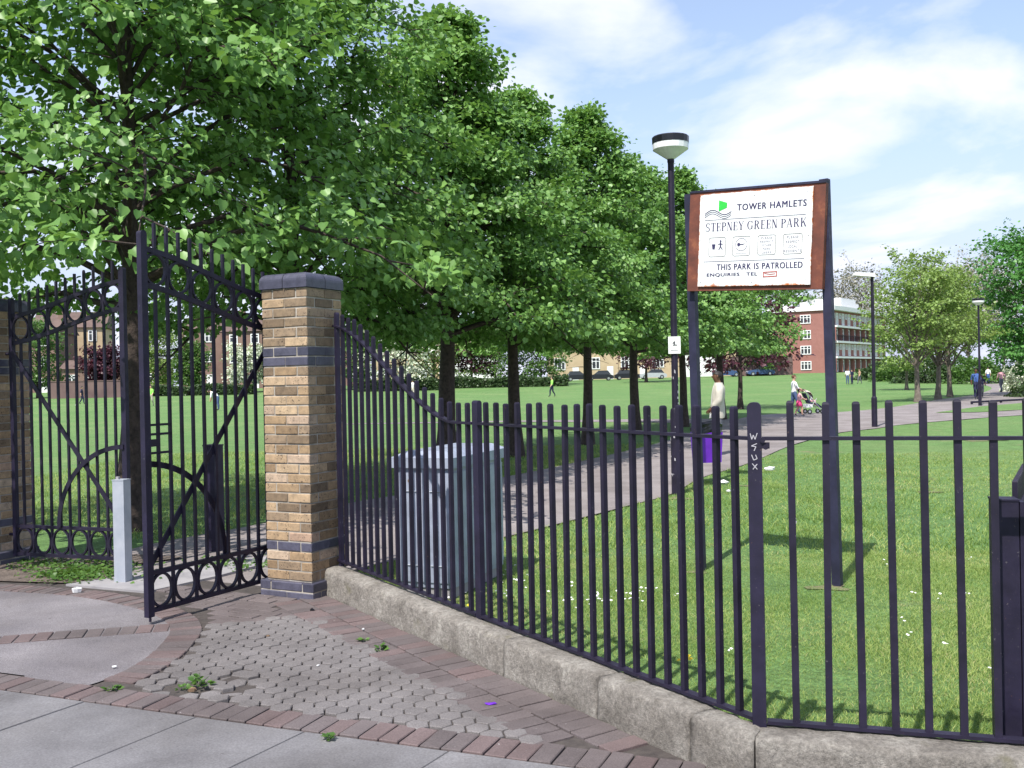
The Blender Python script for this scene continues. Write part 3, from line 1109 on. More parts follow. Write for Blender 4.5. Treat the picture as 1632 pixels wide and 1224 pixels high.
cuts = [0.02, face_at(792), face_at(940), face_at(1088)]
for i in range(len(cuts) - 1):
    p0 = wface0 + FDIR * (cuts[i] + 0.003)
    p1 = wface0 + FDIR * (cuts[i + 1] - 0.003)
    link('stone_block', block_mesh(p0, p1, FNRM, FNRM, 0.20, WH + rng.uniform(-.004, .006), 20 + i), wall, p0 - wface0)
pj = wface0 + FDIR * (cuts[-1] + 0.004)
pk = CORNER + F2NRM * 0.16 + F2DIR * -0.02
link('stone_block', block_mesh(pj, pk, FNRM, (FNRM + F2NRM * 2).normalized(), 0.17, WH + 0.004, 40), wall, pj - wface0)
for i, (a, b2) in enumerate(((-0.012, 1.25), (1.258, 2.4), (2.408, 3.4))):
    p0 = CORNER + F2NRM * 0.165 + F2DIR * a
    p1 = CORNER + F2NRM * 0.165 + F2DIR * b2
    link('stone_block', block_mesh(p0, p1, F2NRM, F2NRM, 0.21, WH + rng.uniform(-.004, .006), 50 + i), wall, p0 - wface0)

# ================================================================== iron railings
BAR = 0.025


def bar_mesh(name, w, h, mat='iron', cap=0.008):
    mb = MB()
    hw = w / 2
    rows = [(hw, 0.0), (hw, h - cap), (hw * 0.86, h - cap * 0.35), (hw * 0.5, h)]
    for r, z in rows:
        mb.v += [(-r, -r, z), (r, -r, z), (r, r, z), (-r, r, z)]
    for j in range(3):
        for q in range(4):
            mb.f.append((j * 4 + q, j * 4 + (q + 1) % 4, (j + 1) * 4 + (q + 1) % 4, (j + 1) * 4 + q))
            mb.mi.append(0)
    mb.f += [(3, 2, 1, 0), (12, 13, 14, 15)]
    mb.mi += [0, 0]
    return mb.mesh(name, mat)


def post_mesh(name, wx, wy, h, mat='iron_post'):
    """flat post with a rounded head"""
    mb = MB()
    n = 8
    outline = [(-wx / 2, 0), (wx / 2, 0)]
    rr = min(wx / 2, 0.022)
    for i in range(n + 1):
        t = math.pi * i / n
        cx = (wx / 2 - rr) * (1 if t < math.pi / 2 else -1) if abs(t - math.pi / 2) > 1e-6 else 0
        outline.append((cx + rr * math.cos(t), h - rr + rr * math.sin(t)))
    for s_ in (-1, 1):
        pts = [(x, s_ * wy / 2, z) for x, z in outline]
        mb.poly(pts if s_ < 0 else list(reversed(pts)))
    m_ = len(outline)
    for i in range(m_):
        a, b2 = outline[i], outline[(i + 1) % m_]
        mb.poly([(a[0], wy / 2, a[1]), (b2[0], wy / 2, b2[1]), (b2[0], -wy / 2, b2[1]), (a[0], -wy / 2, a[1])])
    return mb.mesh(name, mat)


RAIL_B = 0.245       # bottom rail height
RAIL_T = 1.405       # top rail height
TOP = 1.535
bar_me = bar_mesh('baluster', BAR, 1.0)
FLAT = [(-0.021, -0.007), (0.021, -0.007), (0.021, 0.007), (-0.021, 0.007)]
fang = math.atan2(FDIR.y, FDIR.x)


def sweep_h(k):      # height of the top rail along the sweeping bay
    t = min(max((k + 19.2) / 16.5, 0), 1)
    e = t * t * (3 - 2 * t)
    return 2.115 + (RAIL_T - 2.115) * (0.35 * t + 0.65 * e) if t < 1 else RAIL_T


# bay 1: the sweep down from the pillar
o1 = fence_pt(-19.2)
bay1 = thing('iron_railing', 'black iron railing sweeping down in a curve from the brick pillar', 'railing', (o1.x, o1.y, 0), 0, 'black iron railings on the kerb wall')
path = [fence_pt(-20.2) + Vector((0, 0, sweep_h(-20) + 0.004))] + [fence_pt(k / 2) + Vector((0, 0, sweep_h(k / 2))) for k in range(-38, 0)] + [fence_pt(-0.3) + Vector((0, 0, RAIL_T))]
MB().sweep([p - o1 for p in path], FLAT).build('top_rail', 'iron', bay1)
MB().sweep([fence_pt(-19.7) - o1 + Vector((0, 0, RAIL_B + 0.022)), fence_pt(-0.3) - o1 + Vector((0, 0, RAIL_B))], FLAT).build('bottom_rail', 'iron', bay1)
link('post', post_mesh('post', 0.04, 0.03, 2.02), bay1, fence_pt(-19.0) - o1 + Vector((0, 0, 0.2)), (0, 0, fang))
for k in range(-18, 0):
    h = sweep_h(k) + 0.125 + (0.0 if k > -17 else -0.02)
    link('baluster', bar_me, bay1, fence_pt(k) - o1 + Vector((0, 0, RAIL_B)), (0, 0, fang + rng.uniform(-.05, .05)), (1, 1, h - RAIL_B))
# bay 2: straight run to the corner
o2 = fence_pt(0)
bay2 = thing('iron_railing', 'straight black iron railing from the flat post to the graffitied corner post', 'railing', (o2.x, o2.y, 0), 0, 'black iron railings on the kerb wall')
for z, nm in ((RAIL_B, 'bottom_rail'), (RAIL_T, 'top_rail')):
    MB().sweep([fence_pt(0.25) - o2 + Vector((0, 0, z)), fence_pt(19.8) - o2 + Vector((0, 0, z + (0.0)))], FLAT).build(nm, 'iron', bay2)
link('post', post_mesh('post', 0.034, 0.062, TOP + 0.01 - 0.18), bay2, fence_pt(0) - o2 + Vector((0, 0, 0.18)), (0, 0, fang + math.pi / 2))
for k in range(1, 20):
    link('baluster', bar_me, bay2, fence_pt(k) - o2 + Vector((0, 0, RAIL_B)), (rng.uniform(-.004, .004), rng.uniform(-.004, .004), fang + rng.uniform(-.05, .05)), (1, 1, TOP - RAIL_B + rng.uniform(-.006, .006)))
# bay 3: frontal run to the right, with the corner post
f2ang = math.atan2(F2DIR.y, F2DIR.x)
bay3 = thing('iron_railing', 'black iron railing facing the street, right of the graffitied corner post', 'railing', (CORNER.x, CORNER.y, 0), 0, 'black iron railings on the kerb wall')
cp_ = link('corner_post', post_mesh('corner_post', 0.056, 0.05, 1.355), bay3, (0, 0, 0.2), (0, 0, f2ang), label='stout round-headed corner post with white graffiti')
for z, nm in ((RAIL_B - 0.006, 'bottom_rail'), (RAIL_T, 'top_rail')):
    MB().sweep([F2DIR * 0.03 + Vector((0, 0, z)), F2DIR * 3.2 + Vector((0, 0, z))], FLAT).build(nm, 'iron', bay3)
clamp = MB()
clamp.box((-0.02, -0.026, 1.365), (0.06, -0.008, 1.39))
clamp.tube([(0.045, -0.04, 1.372), (0.045, 0.035, 1.372)], 0.011, 8)
clamp.tube([(0.033, -0.035, 1.40), (0.033, -0.02, 1.40)], 0.012, 6)
clamp.build('rail_clamp', 'iron', bay3, rot=(0, 0, f2ang))
# scribbled graffiti: thin white strokes on the post face
for zc0, pts in ((1.215, ((-.016, .012), (-.010, -.012), (-.004, .006), (.003, -.012), (.012, .014))), (1.172, ((.010, .014), (-.012, .004), (.006, .001), (-.002, -.016))),
                 (1.130, ((-.012, .010), (-.004, -.012), (.010, -.006), (.004, .010))), (1.092, ((-.010, .012), (.010, -.012), (.0, .0), (.010, .010), (-.008, -.012)))):
    gm = MB()
    for i in range(len(pts) - 1):
        (x, z), (x2, z2) = pts[i], pts[i + 1]
        z, z2 = z + zc0, z2 + zc0
        dx, dz = x2 - x, z2 - z
        L = math.hypot(dx, dz) + 1e-6
        nx_, nz_ = -dz / L * 0.0017, dx / L * 0.0017
        yy = -0.0266 - i * 0.0002
        gm.poly([(x - nx_, yy, z - nz_), (x2 - nx_, yy, z2 - nz_), (x2 + nx_, yy, z2 + nz_), (x + nx_, yy, z + nz_)])
    gm.build('graffiti', 'graffiti', cp_)
xs3 = []
for px in (1261.4, 1314, 1367.3, 1420, 1473, 1529, 1583, 1640, 1697):
    # intersect the pixel column at mid height with the fence plane
    d = ray(px, 700)
    t_ = (CORNER.x * F2DIR.y - CORNER.y * F2DIR.x) / (d.x * F2DIR.y - d.y * F2DIR.x)
    s_ = (Vector((d.x * t_, d.y * t_, 0)) - CORNER).dot(F2DIR)
    xs3.append(s_)
for i, s_ in enumerate(xs3):
    bo = link('baluster', bar_mesh('baluster', 0.028, 1.0) if i == 0 else bb_me, bay3, F2DIR * s_ + Vector((0, 0, RAIL_B)), (rng.uniform(-.006, .006), rng.uniform(-.006, .006), f2ang + rng.uniform(-.06, .06)), (1, 1, TOP + 0.02 - RAIL_B + rng.uniform(-.006, .006)))
    bb_me = bo.data
gm = MB()
for (x0, z0, x1, z1) in ((-.012, 1.0, .012, 1.012), (-.01, .985, .006, 1.02), (.004, .975, .012, 1.0), (-.012, .992, -.004, .975)):
    dx, dz = x1 - x0, z1 - z0
    L = math.hypot(dx, dz)
    a_, c_ = -dz / L * .004, dx / L * .004
    gm.poly([(x0 - a_, -.0145, z0 - c_), (x1 - a_, -.0145, z1 - c_), (x1 + a_, -.0145, z1 + c_), (x0 + a_, -.0145, z0 + c_)])
gm.build('graffiti', 'graffiti', bay3, loc=F2DIR * xs3[0] + Vector((0, 0, 0.07)), rot=(0, 0, f2ang))

# stout steel post behind the railing at the right, with a low fence running back from it
bp = D(1604, 900, 4.05)
bp.z = 0
bol = thing('steel_post', 'broad flat-topped black steel post behind the railing at the right edge', 'post', (bp.x, bp.y, 0), f2ang)
MB().box((-0.055, -0.05, 0), (0.04, 0.05, 1.13)).build('shaft', 'iron_post', bol)
MB().box((0.044, -0.052, 0), (0.062, 0.05, 1.128)).build('flange', 'iron_post', bol)
MB().box((-0.058, -0.053, 1.13), (0.043, 0.053, 1.138)).build('cap', 'iron_post', bol)
lf = thing('low_fence', 'low black railing with close-set bar tops receding at the right edge', 'fence', (bp.x + 0.075, bp.y + 0.07, 0))
ldir = Vector((0.50, 0.866, 0)).normalized()
lbar = bar_mesh('bar', 0.022, 1.20)
for i in range(16):
    link('bar', lbar, lf, ldir * (0.03 + i * 0.055), (0, 0, math.atan2(ldir.y, ldir.x)))
for z in (0.2, 1.08):
    MB().sweep([Vector((0, 0, z)), ldir * 0.9 + Vector((0, 0, z))], FLAT).build('rail', 'iron', lf)

# ================================================================== the gates
GL = 1.285


def arc_pts(cx, cz, r, a0, a1, n):
    return [Vector((cx + r * math.cos(a0 + (a1 - a0) * i / n), 0, cz + r * math.sin(a0 + (a1 - a0) * i / n))) for i in range(n + 1)]


def gate_top(x):     # upper rail of the leaf
    t = x / GL
    return 2.345 + 0.275 * (0.45 * t + 0.55 * (t * t * (3 - 2 * t)))


ring_me = None
gbar_me = bar_mesh('bar', 0.020, 1.0)


def gate_leaf(label, hinge, end, lock):
    global ring_me
    dv_ = end - hinge
    root = thing('gate_leaf', label, 'gate', (hinge.x, hinge.y, 0), math.atan2(dv_.y, dv_.x), 'iron park gates')
    rp = [(-0.014, -0.018), (0.014, -0.018), (0.014, 0.018), (-0.014, 0.018)]
    xs_ = [i * GL / 24 for i in range(25)]
    MB().sweep([(x, 0, gate_top(x)) for x in xs_], rp).build('top_rail', 'iron', root)
    MB().sweep([(x, 0, gate_top(x) - 0.25) for x in xs_], rp).build('upper_rail', 'iron', root)
    for z, nm in ((0.38, 'lower_rail'), (0.12, 'bottom_rail')):
        MB().box((0, -0.016, z - 0.015), (GL, 0.016, z + 0.015)).build(nm, 'iron', root)
    link('hinge_stile', post_mesh('hinge_stile', 0.04, 0.04, 2.42), root, (0, 0, 0.10))
    link('closing_stile', post_mesh('closing_stile', 0.052, 0.045, 2.66), root, (GL, 0, 0.08))
    for i in range(1, 12):
        x = i * GL / 12
        if i % 2 == 0:
            link('bar', gbar_me, root, (x, 0, 0.12), None, (1, 1, gate_top(x) + 0.20 - 0.12))
        else:
            link('bar', gbar_me, root, (x, 0, 0.38), None, (1, 1, gate_top(x) - 0.25 - 0.38))
            link('spike', gbar_me, root, (x, 0, gate_top(x)), None, (1, 1, 0.20))
    if ring_me is None:
        ring_me = MB().sweep(arc_pts(0, 0, 0.092, 0, 2 * math.pi * 23 / 24, 23), [(-0.0065, -0.012), (0.0065, -0.012), (0.0065, 0.012), (-0.0065, 0.012)], up=(0, 1, 0), closed=True).mesh('ring', 'iron')
    sl = 0.0
    for i in range(6):
        x = (i + 0.5) * GL / 6
        link('ring', ring_me, root, (x, 0, 0.25), None, (1, 1, 1.24))
        link('ring', ring_me, root, (x, 0, gate_top(x) - 0.125), None, (1, 1, 1.18))
    br = MB()
    pf_ = [(-0.021, -0.005), (0.021, -0.005), (0.021, 0.005), (-0.021, 0.005)]
    br.sweep([(0.01, -0.016, 2.02), (GL - 0.01, -0.016, 0.40)], pf_, up=(0, 1, 0))
    br.v = [(x, -0.016 + (y + 0.016) * 1, z) for x, y, z in br.v]
    br.build('brace', 'iron', root)
    MB().sweep([Vector((p.x, -0.030, p.z)) for p in arc_pts(GL, 0.385, 0.745, math.pi / 2, math.pi, 18)], [(-0.021, -0.005), (0.021, -0.005), (0.021, 0.005), (-0.021, 0.005)], up=(0, 1, 0)).build('arch', 'iron', root)
    if lock:
        for z in (1.40, 1.335, 1.205):
            MB().box((GL - 2 * GL / 12 - 0.01, -0.010, z - 0.008), (GL - 0.02, 0.010, z + 0.008)).build('lock_bar', 'iron', root)
        MB().box((GL - 0.10, -0.012, 1.25), (GL - 0.03, 0.012, 1.30)).build('lock_case', 'iron', root)
        MB().tube([(GL - 0.035, -0.035, 0.035), (GL - 0.035, -0.035, 0.60)], 0.009, 8).build('drop_bolt', 'iron', root)
    else:
        MB().tube([(GL - 0.035, -0.035, 0.035), (GL - 0.035, -0.035, 0.60)], 0.009, 8).build('drop_bolt', 'iron', root)
    for z in (0.30, 2.0):
        MB().tube([(-0.075, 0, z), (-0.005, 0, z)], 0.014, 8).build('hinge', 'iron', root)
    return root


hingeR = PC + PA * PW + PB * 0.21 + PA * 0.07
endR = hingeR + Vector((-0.48, -0.877, 0))
gate_leaf('tall black iron gate leaf standing open towards the street beside the near pillar', hingeR, hingeR + (endR - hingeR).normalized() * GL, True)
hingeL = LPC + PB * 0.21 - PA * 0.07
gate_leaf('tall black iron gate leaf closed behind the pale square post', hingeL, hingeL + Vector((0.945, -0.327, 0)) * GL, False)

# pale galvanised stop post and dark stop post
sp0 = G(197, 933)
stop = thing('gate_stop_post', 'pale blue-grey square steel post standing on the concrete strip at the gate', 'post', (sp0.x, sp0.y, 0), pa_ang + 0.25)
MB().box((-0.052, -0.05, 0.0), (0.052, 0.05, 0.885)).build('shaft', 'galvanised', stop)
MB().box((-0.055, -0.053, 0.885), (0.055, 0.053, 0.893)).build('cap', 'galvanised', stop)
MB().box((0.02, -0.012, 0.893), (0.045, 0.012, 0.915)).build('lug', 'concrete', stop)
sp1 = G(343, 880)
dark = thing('gate_stop_post', 'dark square post seen through the bars of the open gate', 'post', (sp1.x, sp1.y, 0), -0.3)
MB().box((-0.075, -0.06, 0.0), (0.075, 0.06, 1.06)).build('shaft', 'iron_post', dark)
MB().box((-0.08, -0.065, 1.06), (0.08, 0.065, 1.075)).build('cap', 'iron_post', dark)

# ================================================================== utility cabinet
cdir = Vector((0.36, 0.93, 0)).normalized()
cleft = Vector((-cdir.y, cdir.x, 0))
cc = Vector((-0.48, 7.44, 0))
cab = thing('utility_cabinet', 'grey-blue metal utility cabinet with overhanging lid behind the curved railing', 'cabinet', (cc.x, cc.y, 0), math.atan2(-cleft.y, -cleft.x))
# local x: along the narrow front from left to near corner (0 at near corner), y: depth
CWd, CDp, CHt = 0.46, 1.04, 1.02
MB().box((-CWd + .01, 0.012, 0), (-0.01, CDp - 0.01, 0.10)).build('plinth', 'concrete', cab)
body = MB()
body.box((-CWd, 0, 0.08), (0, CDp, CHt - 0.02))
body.build('body', 'cabinet_paint', cab)
for i in range(3):
    d_ = MB()
    d_.box((0.0015, 0.02 + i * 0.34, 0.12), (0.010, 0.35 + i * 0.34, CHt - 0.06))
    dd = d_.build('door_panel', 'cabinet_paint', cab)
for x0, x1 in ((-CWd + 0.015, -CWd / 2 - 0.006), (-CWd / 2 + 0.006, -0.015)):
    dp = MB().box((x0, -0.010, 0.12), (x1, -0.0015, CHt - 0.05)).build('door', 'cabinet_paint', cab)
    MB().tube([(x0 + 0.05, -0.016, 0.25), (x1 - 0.05, -0.016, 0.25)], 0.004, 6).build('hinge_bar', 'galvanised', dp)
    MB().tube([(x0 + 0.05, -0.016, 0.82), (x1 - 0.05, -0.016, 0.82)], 0.004, 6).build('hinge_bar', 'galvanised', dp)
for x in (-CWd + 0.006, -CWd / 2, -0.006):
    MB().box((x - 0.005, -0.016, 0.10), (x + 0.005, -0.0105, CHt - 0.03)).build('rib', 'cabinet_paint', cab)
lid = MB()
ov = 0.035
zz0, zz1, zz2 = CHt - 0.02, CHt + 0.06, CHt + 0.105
q0 = [(-CWd - ov, -ov), (ov, -ov), (ov, CDp + ov), (-CWd - ov, CDp + ov)]
q1 = [(-CWd + 0.06, 0.06), (-0.06, 0.06), (-0.06, CDp - 0.06), (-CWd + 0.06, CDp - 0.06)]
for i in range(4):
    j = (i + 1) % 4
    lid.poly([(*q0[i], zz0), (*q0[j], zz0), (*q0[j], zz1), (*q0[i], zz1)])
    lid.poly([(*q0[i], zz1), (*q0[j], zz1), (*q1[j], zz2), (*q1[i], zz2)])
lid.poly([(*p, zz2) for p in q1])
lid.poly([(*p, zz0) for p in reversed(q0)])
lid.build('lid', 'cabinet_paint', cab)
MB().tube([(-CWd * 0.75, -0.017, 0.90), (-CWd * 0.75, -0.003, 0.90)], 0.014, 10).build('lock', 'litter_brown', cab)


# ================================================================== lettering
def text_mesh(txt, mat, sx=1.0, spacing=1.0, bold=0.0):
    cu = bpy.data.curves.new('lettering', 'FONT')
    cu.body = txt
    cu.size = 1.0
    cu.space_character = spacing
    cu.resolution_u = 3
    cu.offset = sx
    o = bpy.data.objects.new('lettering', cu)
    COL.objects.link(o)
    bpy.context.view_layer.update()
    dg = bpy.context.evaluated_depsgraph_get()
    me = bpy.data.meshes.new_from_object(o.evaluated_get(dg))
    bpy.data.objects.remove(o)
    bpy.data.curves.remove(cu)
    me.materials.clear()
    me.materials.append(MATS[mat])
    co = np.zeros(len(me.vertices) * 3, np.float32)
    me.vertices.foreach_get('co', co)
    co = co.reshape(-1, 3)
    lo, hi = co.min(0), co.max(0)
    co = (co - lo) / np.maximum(hi - lo, 1e-6)
    me.vertices.foreach_set('co', np.stack([co[:, 0], np.zeros(len(co)), co[:, 1]], 1).astype(np.float32).ravel())
    if bold:                                      # a second impression a hair to the side thickens the strokes
        bm = bmesh.new()
        bm.from_mesh(me)
        ng = bmesh.ops.duplicate(bm, geom=list(bm.verts) + list(bm.edges) + list(bm.faces))['geom']
        for v in ng:
            if isinstance(v, bmesh.types.BMVert):
                v.co.x += bold
                v.co.y -= 0.0004
        bm.to_mesh(me)
        bm.free()
    me.update()
    return me


def serif_word(txt):
    """condensed high-contrast serif capitals, unit height; returns list of polygons and the width"""
    polys = []
    TK, TN = 0.115, 0.04

    def rect(x0, y0, x1, y1):
        polys.append([(x0, y0), (x1, y0), (x1, y1), (x0, y1)])

    def slant(x0, y0, x1, y1, w):
        polys.append([(x0, y0), (x0 + w, y0), (x1 + w, y1), (x1, y1)])

    def stem(x, w=TK, y0=0, y1=1, s0=True, s1=True):
        rect(x, y0, x + w, y1)
        if s0:
            rect(x - 0.045, y0, x + w + 0.045, y0 + TN)
        if s1:
            rect(x - 0.045, y1 - TN, x + w + 0.045, y1)

    def arc(cx, cy, rx, ry, a0, a1, tv, th):
        n = 14
        for i in range(n):
            t0, t1 = R_(a0 + (a1 - a0) * i / n), R_(a0 + (a1 - a0) * (i + 1) / n)
            polys.append([(cx + rx * math.cos(t0), cy + ry * math.sin(t0)), (cx + rx * math.cos(t1), cy + ry * math.sin(t1)),
                          (cx + (rx - tv) * math.cos(t1), cy + (ry - th) * math.sin(t1)), (cx + (rx - tv) * math.cos(t0), cy + (ry - th) * math.sin(t0))])
    x = 0.0
    for ch in txt:
        n0 = len(polys)
        if ch == ' ':
            x += 0.26
            continue
        if ch == 'T':
            stem(0.19, s1=False); rect(0, 1 - TN, 0.49, 1); rect(0, 0.76, TN, 1); rect(0.45, 0.76, 0.49, 1); w = 0.49
        elif ch == 'E':
            stem(0.05); rect(0.05, 1 - TN, 0.42, 1); rect(0.05, 0, 0.44, TN); rect(0.16, 0.49, 0.33, 0.49 + TN)
            rect(0.38, 0.76, 0.42, 1); rect(0.40, 0, 0.44, 0.26); rect(0.30, 0.40, 0.335, 0.62); w = 0.45
        elif ch == 'N':
            stem(0.05, TN); stem(0.44, TN, s0=False); slant(0.37, 0.0, 0.04, 1.0, TK * 1.05); w = 0.53
        elif ch == 'P' or ch == 'R':
            stem(0.05); arc(0.2, 0.74, 0.26, 0.26, -90, 90, TK, TN); rect(0.16, 1 - TN, 0.2, 1); rect(0.16, 0.48, 0.2, 0.48 + TN); w = 0.47
            if ch == 'R':
                slant(0.40, 0.0, 0.22, 0.49, TK); rect(0.38, 0, 0.56, TN); w = 0.56
        elif ch == 'Y':
            stem(0.2, y1=0.5, s1=False); slant(0.2, 0.48, 0.0, 1.0, TK); slant(0.27, 0.48, 0.45, 1.0, TN)
            rect(-0.04, 1 - TN, 0.17, 1); rect(0.38, 1 - TN, 0.55, 1); w = 0.52
        elif ch == 'A':
            slant(0.0, 0.0, 0.22, 1.0, TN); slant(0.38, 0.0, 0.20, 1.0, TK); rect(0.08, 0.33, 0.40, 0.33 + TN)
            rect(-0.05, 0, 0.10, TN); rect(0.32, 0, 0.55, TN); w = 0.54
        elif ch == 'K':
            stem(0.05); slant(0.15, 0.42, 0.43, 1.0, TN); slant(0.42, 0.0, 0.22, 0.58, TK); rect(0.36, 1 - TN, 0.54, 1); rect(0.38, 0, 0.58, TN); w = 0.58
        elif ch == 'S':
            arc(0.22, 0.745, 0.2, 0.255, 35, 262, TK * .8, TN); arc(0.22, 0.255, 0.21, 0.255, -145, 82, TK * .8, TN)
            polys.append([(0.06, 0.62), (0.14, 0.50), (0.38, 0.38), (0.30, 0.50)])
            rect(0.37, 0.74, 0.40, 1.0); rect(0.0, 0.0, 0.03, 0.28); w = 0.45
        elif ch == 'G':
            arc(0.29, 0.5, 0.29, 0.5, 42, 318, TK, TN); rect(0.43, 0.06, 0.43 + TK * .8, 0.42); rect(0.36, 0.39, 0.60, 0.43); rect(0.49, 0.72, 0.52, 1.0); w = 0.6
        for q in range(n0, len(polys)):
            polys[q] = [(px + x, py) for px, py in polys[q]]
        x += w + 0.09
    return polys, x - 0.09


# ================================================================== park sign
SL, SR_ = G(1113, 912), G(1331, 937)
svec = SR_ - SL
SLEN = svec.length
sg = thing('park_sign', 'white park notice board on rusty brown backing between two dark posts', 'sign', (SL.x, SL.y, 0), math.atan2(svec.y, svec.x))
sg.rotation_euler[1] = -0.014
for x, h in ((0.0, 3.215), (SLEN, 3.165)):
    link('post', MB().box((-0.034, 0.022, -0.02), (0.034, 0.085, h)).mesh('post', 'sign_post'), sg, (x, 0, 0))
BX0, BX1, BZ0, BZ1 = -0.004, SLEN - 0.012, 2.385, 3.205
TILT = 0.070
bk = MB().box((0, -0.034, 0), (BX1 - BX0, 0.02, BZ1 - BZ0)).build('backing_board', 'rusty_brown', sg, loc=(BX0, 0, BZ0), rot=(0, TILT, 0), label='rust-streaked brown steel backing board')
MB().box((0, -0.042, BZ1 - BZ0), (BX1 - BX0, 0.03, BZ1 - BZ0 + 0.018)).build('top_edge', 'sign_post', sg, loc=(BX0, 0, BZ0), rot=(0, TILT, 0))
bw = BX1 - BX0
pw_ = SW
plx = BX0 + (bw - SW) / 2 + 0.005
plz = BZ1 - 0.02 - SH
plate = MB()
plate.box((0, 0, 0), (SW, 0.012, SH))
pl = plate.build('sign_plate', 'sign_white', sg, loc=(BX0 + (plx - BX0) * math.cos(TILT) + (plz - BZ0) * math.sin(TILT), -0.050, BZ0 + (plz - BZ0) * math.cos(TILT) - (plx - BX0) * math.sin(TILT)), rot=(0, TILT, 0), label='white enamelled plate with dark lettering and rust at its edges')
YF = -0.0022


def put_text(txt, mat, u0, u1, v0, v1, off=0.0, sp=1.0, y=YF, bold=0.0):
    me = text_mesh(txt, mat, off, sp, bold)
    return link('lettering', me, pl, (u0 * SW, y, (1 - v1) * SH), None, ((u1 - u0) * SW, 1, (v1 - v0) * SH))


put_text('TOWER HAMLETS', 'print_dark', .345, .945, .130, .198, 0.0, 1.14, bold=0.0075)
put_text('THIS PARK IS PATROLLED', 'print_dark', .175, .93, .762, .826, 0.0, 1.14, bold=0.005)
put_text('ENQUIRIES   TEL', 'print_dark', .085, .545, .858, .900, 0.0, 1.1, bold=0.008)
pp, wd = serif_word('STEPNEY GREEN PARK')
sb = MB()
for k_, q in enumerate(pp):
    pts = [((.062 + (.955 - .062) * x / wd) * SW, YF - 0.00002 * (k_ % 40), (1 - .405 + .09 * y) * SH) for x, y in q]
    n_ = (Vector(pts[1]) - Vector(pts[0])).cross(Vector(pts[2]) - Vector(pts[0]))
    sb.poly(pts if n_.y < 0 else list(reversed(pts)))
sb.build('lettering', 'print_dark', pl)


def stroke(mb, pts, w, y=YF, u=SW, v=SH):
    P = [Vector((a * u, 0, (1 - b2) * v)) for a, b2 in pts]
    for i in range(len(P) - 1):
        d_ = (P[i + 1] - P[i])
        if d_.length < 1e-6:
            continue
        d_.normalize()
        n_ = Vector((-d_.z, 0, d_.x)) * w * 0.5
        e_ = d_ * w * 0.2
        q = [P[i] - n_ - e_, P[i + 1] - n_ + e_, P[i + 1] + n_ + e_, P[i] + n_ - e_]
        mb.poly([(p.x, y, p.z) for p in q])


rl = MB()
stroke(rl, [(.052, .283), (.945, .283)], 0.0035)
rl.build('rule', 'print_dark', pl)
rl = MB()
stroke(rl, [(.052, .732), (.945, .732)], 0.0035)
rl.build('rule', 'print_dark', pl)
# emblem: green sail over three waves
em = MB()
em.poly([(x * SW, YF, (1 - y) * SH) for x, y in ((.178, .195), (.178, .075), (.255, .108), (.252, .160))][::-1])
em.build('emblem_sail', 'print_green', pl)
wv = MB()
for o_ in (0, .02, .04):
    pts = []
    for i in range(25):
        t = i / 24
        pts.append((.05 + .245 * t, .205 + o_ - 0.030 * math.sin(t * 2 * math.pi * 1.05 - 0.2) + 0.004 * math.cos(t * 5)))
    stroke(wv, pts, 0.0042 if o_ else 0.006)
wv.build('emblem_waves', 'print_dark', pl)
boxes = [(.098, .252), (.318, .472), (.543, .697), (.763, .922)]
for bi, (u0, u1) in enumerate(boxes):
    bxm = MB()
    v0, v1 = .475, .680
    rr = .018
    oc = []
    for cx, cy, a0 in ((u1 - rr, v0 + rr, -90), (u1 - rr, v1 - rr, 0), (u0 + rr, v1 - rr, 90), (u0 + rr, v0 + rr, 180)):
        for a in range(0, 91, 30):
            oc.append((cx + rr * math.cos(R_(a0 + a)), cy + rr * math.sin(R_(a0 + a))))
    oc.append(oc[0])
    stroke(bxm, oc, 0.0032)
    bxo = bxm.build('pictogram_box', 'print_black', pl)
pc_ = MB()
# litter bin and a figure dropping something into it
pc_.poly([(x * SW, YF, (1 - y) * SH) for x, y in ((.125, .545), (.158, .545), (.152, .600), (.131, .600))][::-1])
stroke(pc_, [(.205, .530), (.205, .572)], 0.012)
stroke(pc_, [(.205, .572), (.190, .608)], 0.007)
stroke(pc_, [(.205, .572), (.223, .604)], 0.007)
stroke(pc_, [(.205, .540), (.183, .552)], 0.005)
stroke(pc_, [(.205, .540), (.226, .556)], 0.005)
pc_.poly([((.205 + .009 * math.cos(R_(a))) * SW, YF - .0003, (1 - (.514 + .011 * math.sin(R_(a)))) * SH) for a in range(360, 0, -45)])
stroke(pc_, [(.14, .650), (.21, .650)], 0.002)
# circle with a small dog shape
stroke(pc_, [(.395 + .052 * math.cos(R_(a)), .560 + .066 * math.sin(R_(a))) for a in range(0, 361, 15)], 0.003)
stroke(pc_, [(.378, .560), (.410, .560)], 0.007)
stroke(pc_, [(.410, .560), (.423, .552)], 0.004)
pc_.poly([((.372 + .014 * math.cos(R_(a))) * SW, YF - .0004, (1 - (.560 + .019 * math.sin(R_(a)))) * SH) for a in range(360, 0, -45)])
stroke(pc_, [(.35, .655), (.44, .655)], 0.002)
pc_.build('pictogram', 'print_dark', pl)
for bi, lines in ((2, ('PLEASE', 'RESPECT', 'OTHER', 'PARK', 'USERS')), (3, ('PLEASE', 'RESPECT', 'LOCAL', 'RESIDENTS'))):
    u0, u1 = boxes[bi]
    uc = (u0 + u1) / 2
    for li, tx in enumerate(lines):
        stp = .19 / len(lines)
        vv = .487 + stp * (li + 0.15)
        hw = 0.0082 * len(tx)
        put_text(tx, 'print_grey', uc - hw, uc + hw, vv, vv + stp * 0.55, 0.005, 1.1)
ph = MB()
stroke(ph, [(.60, .862), (.715, .858), (.715, .905), (.60, .910), (.60, .862)], 0.008)
stroke(ph, [(.61, .875), (.66, .885), (.70, .88)], 0.006)
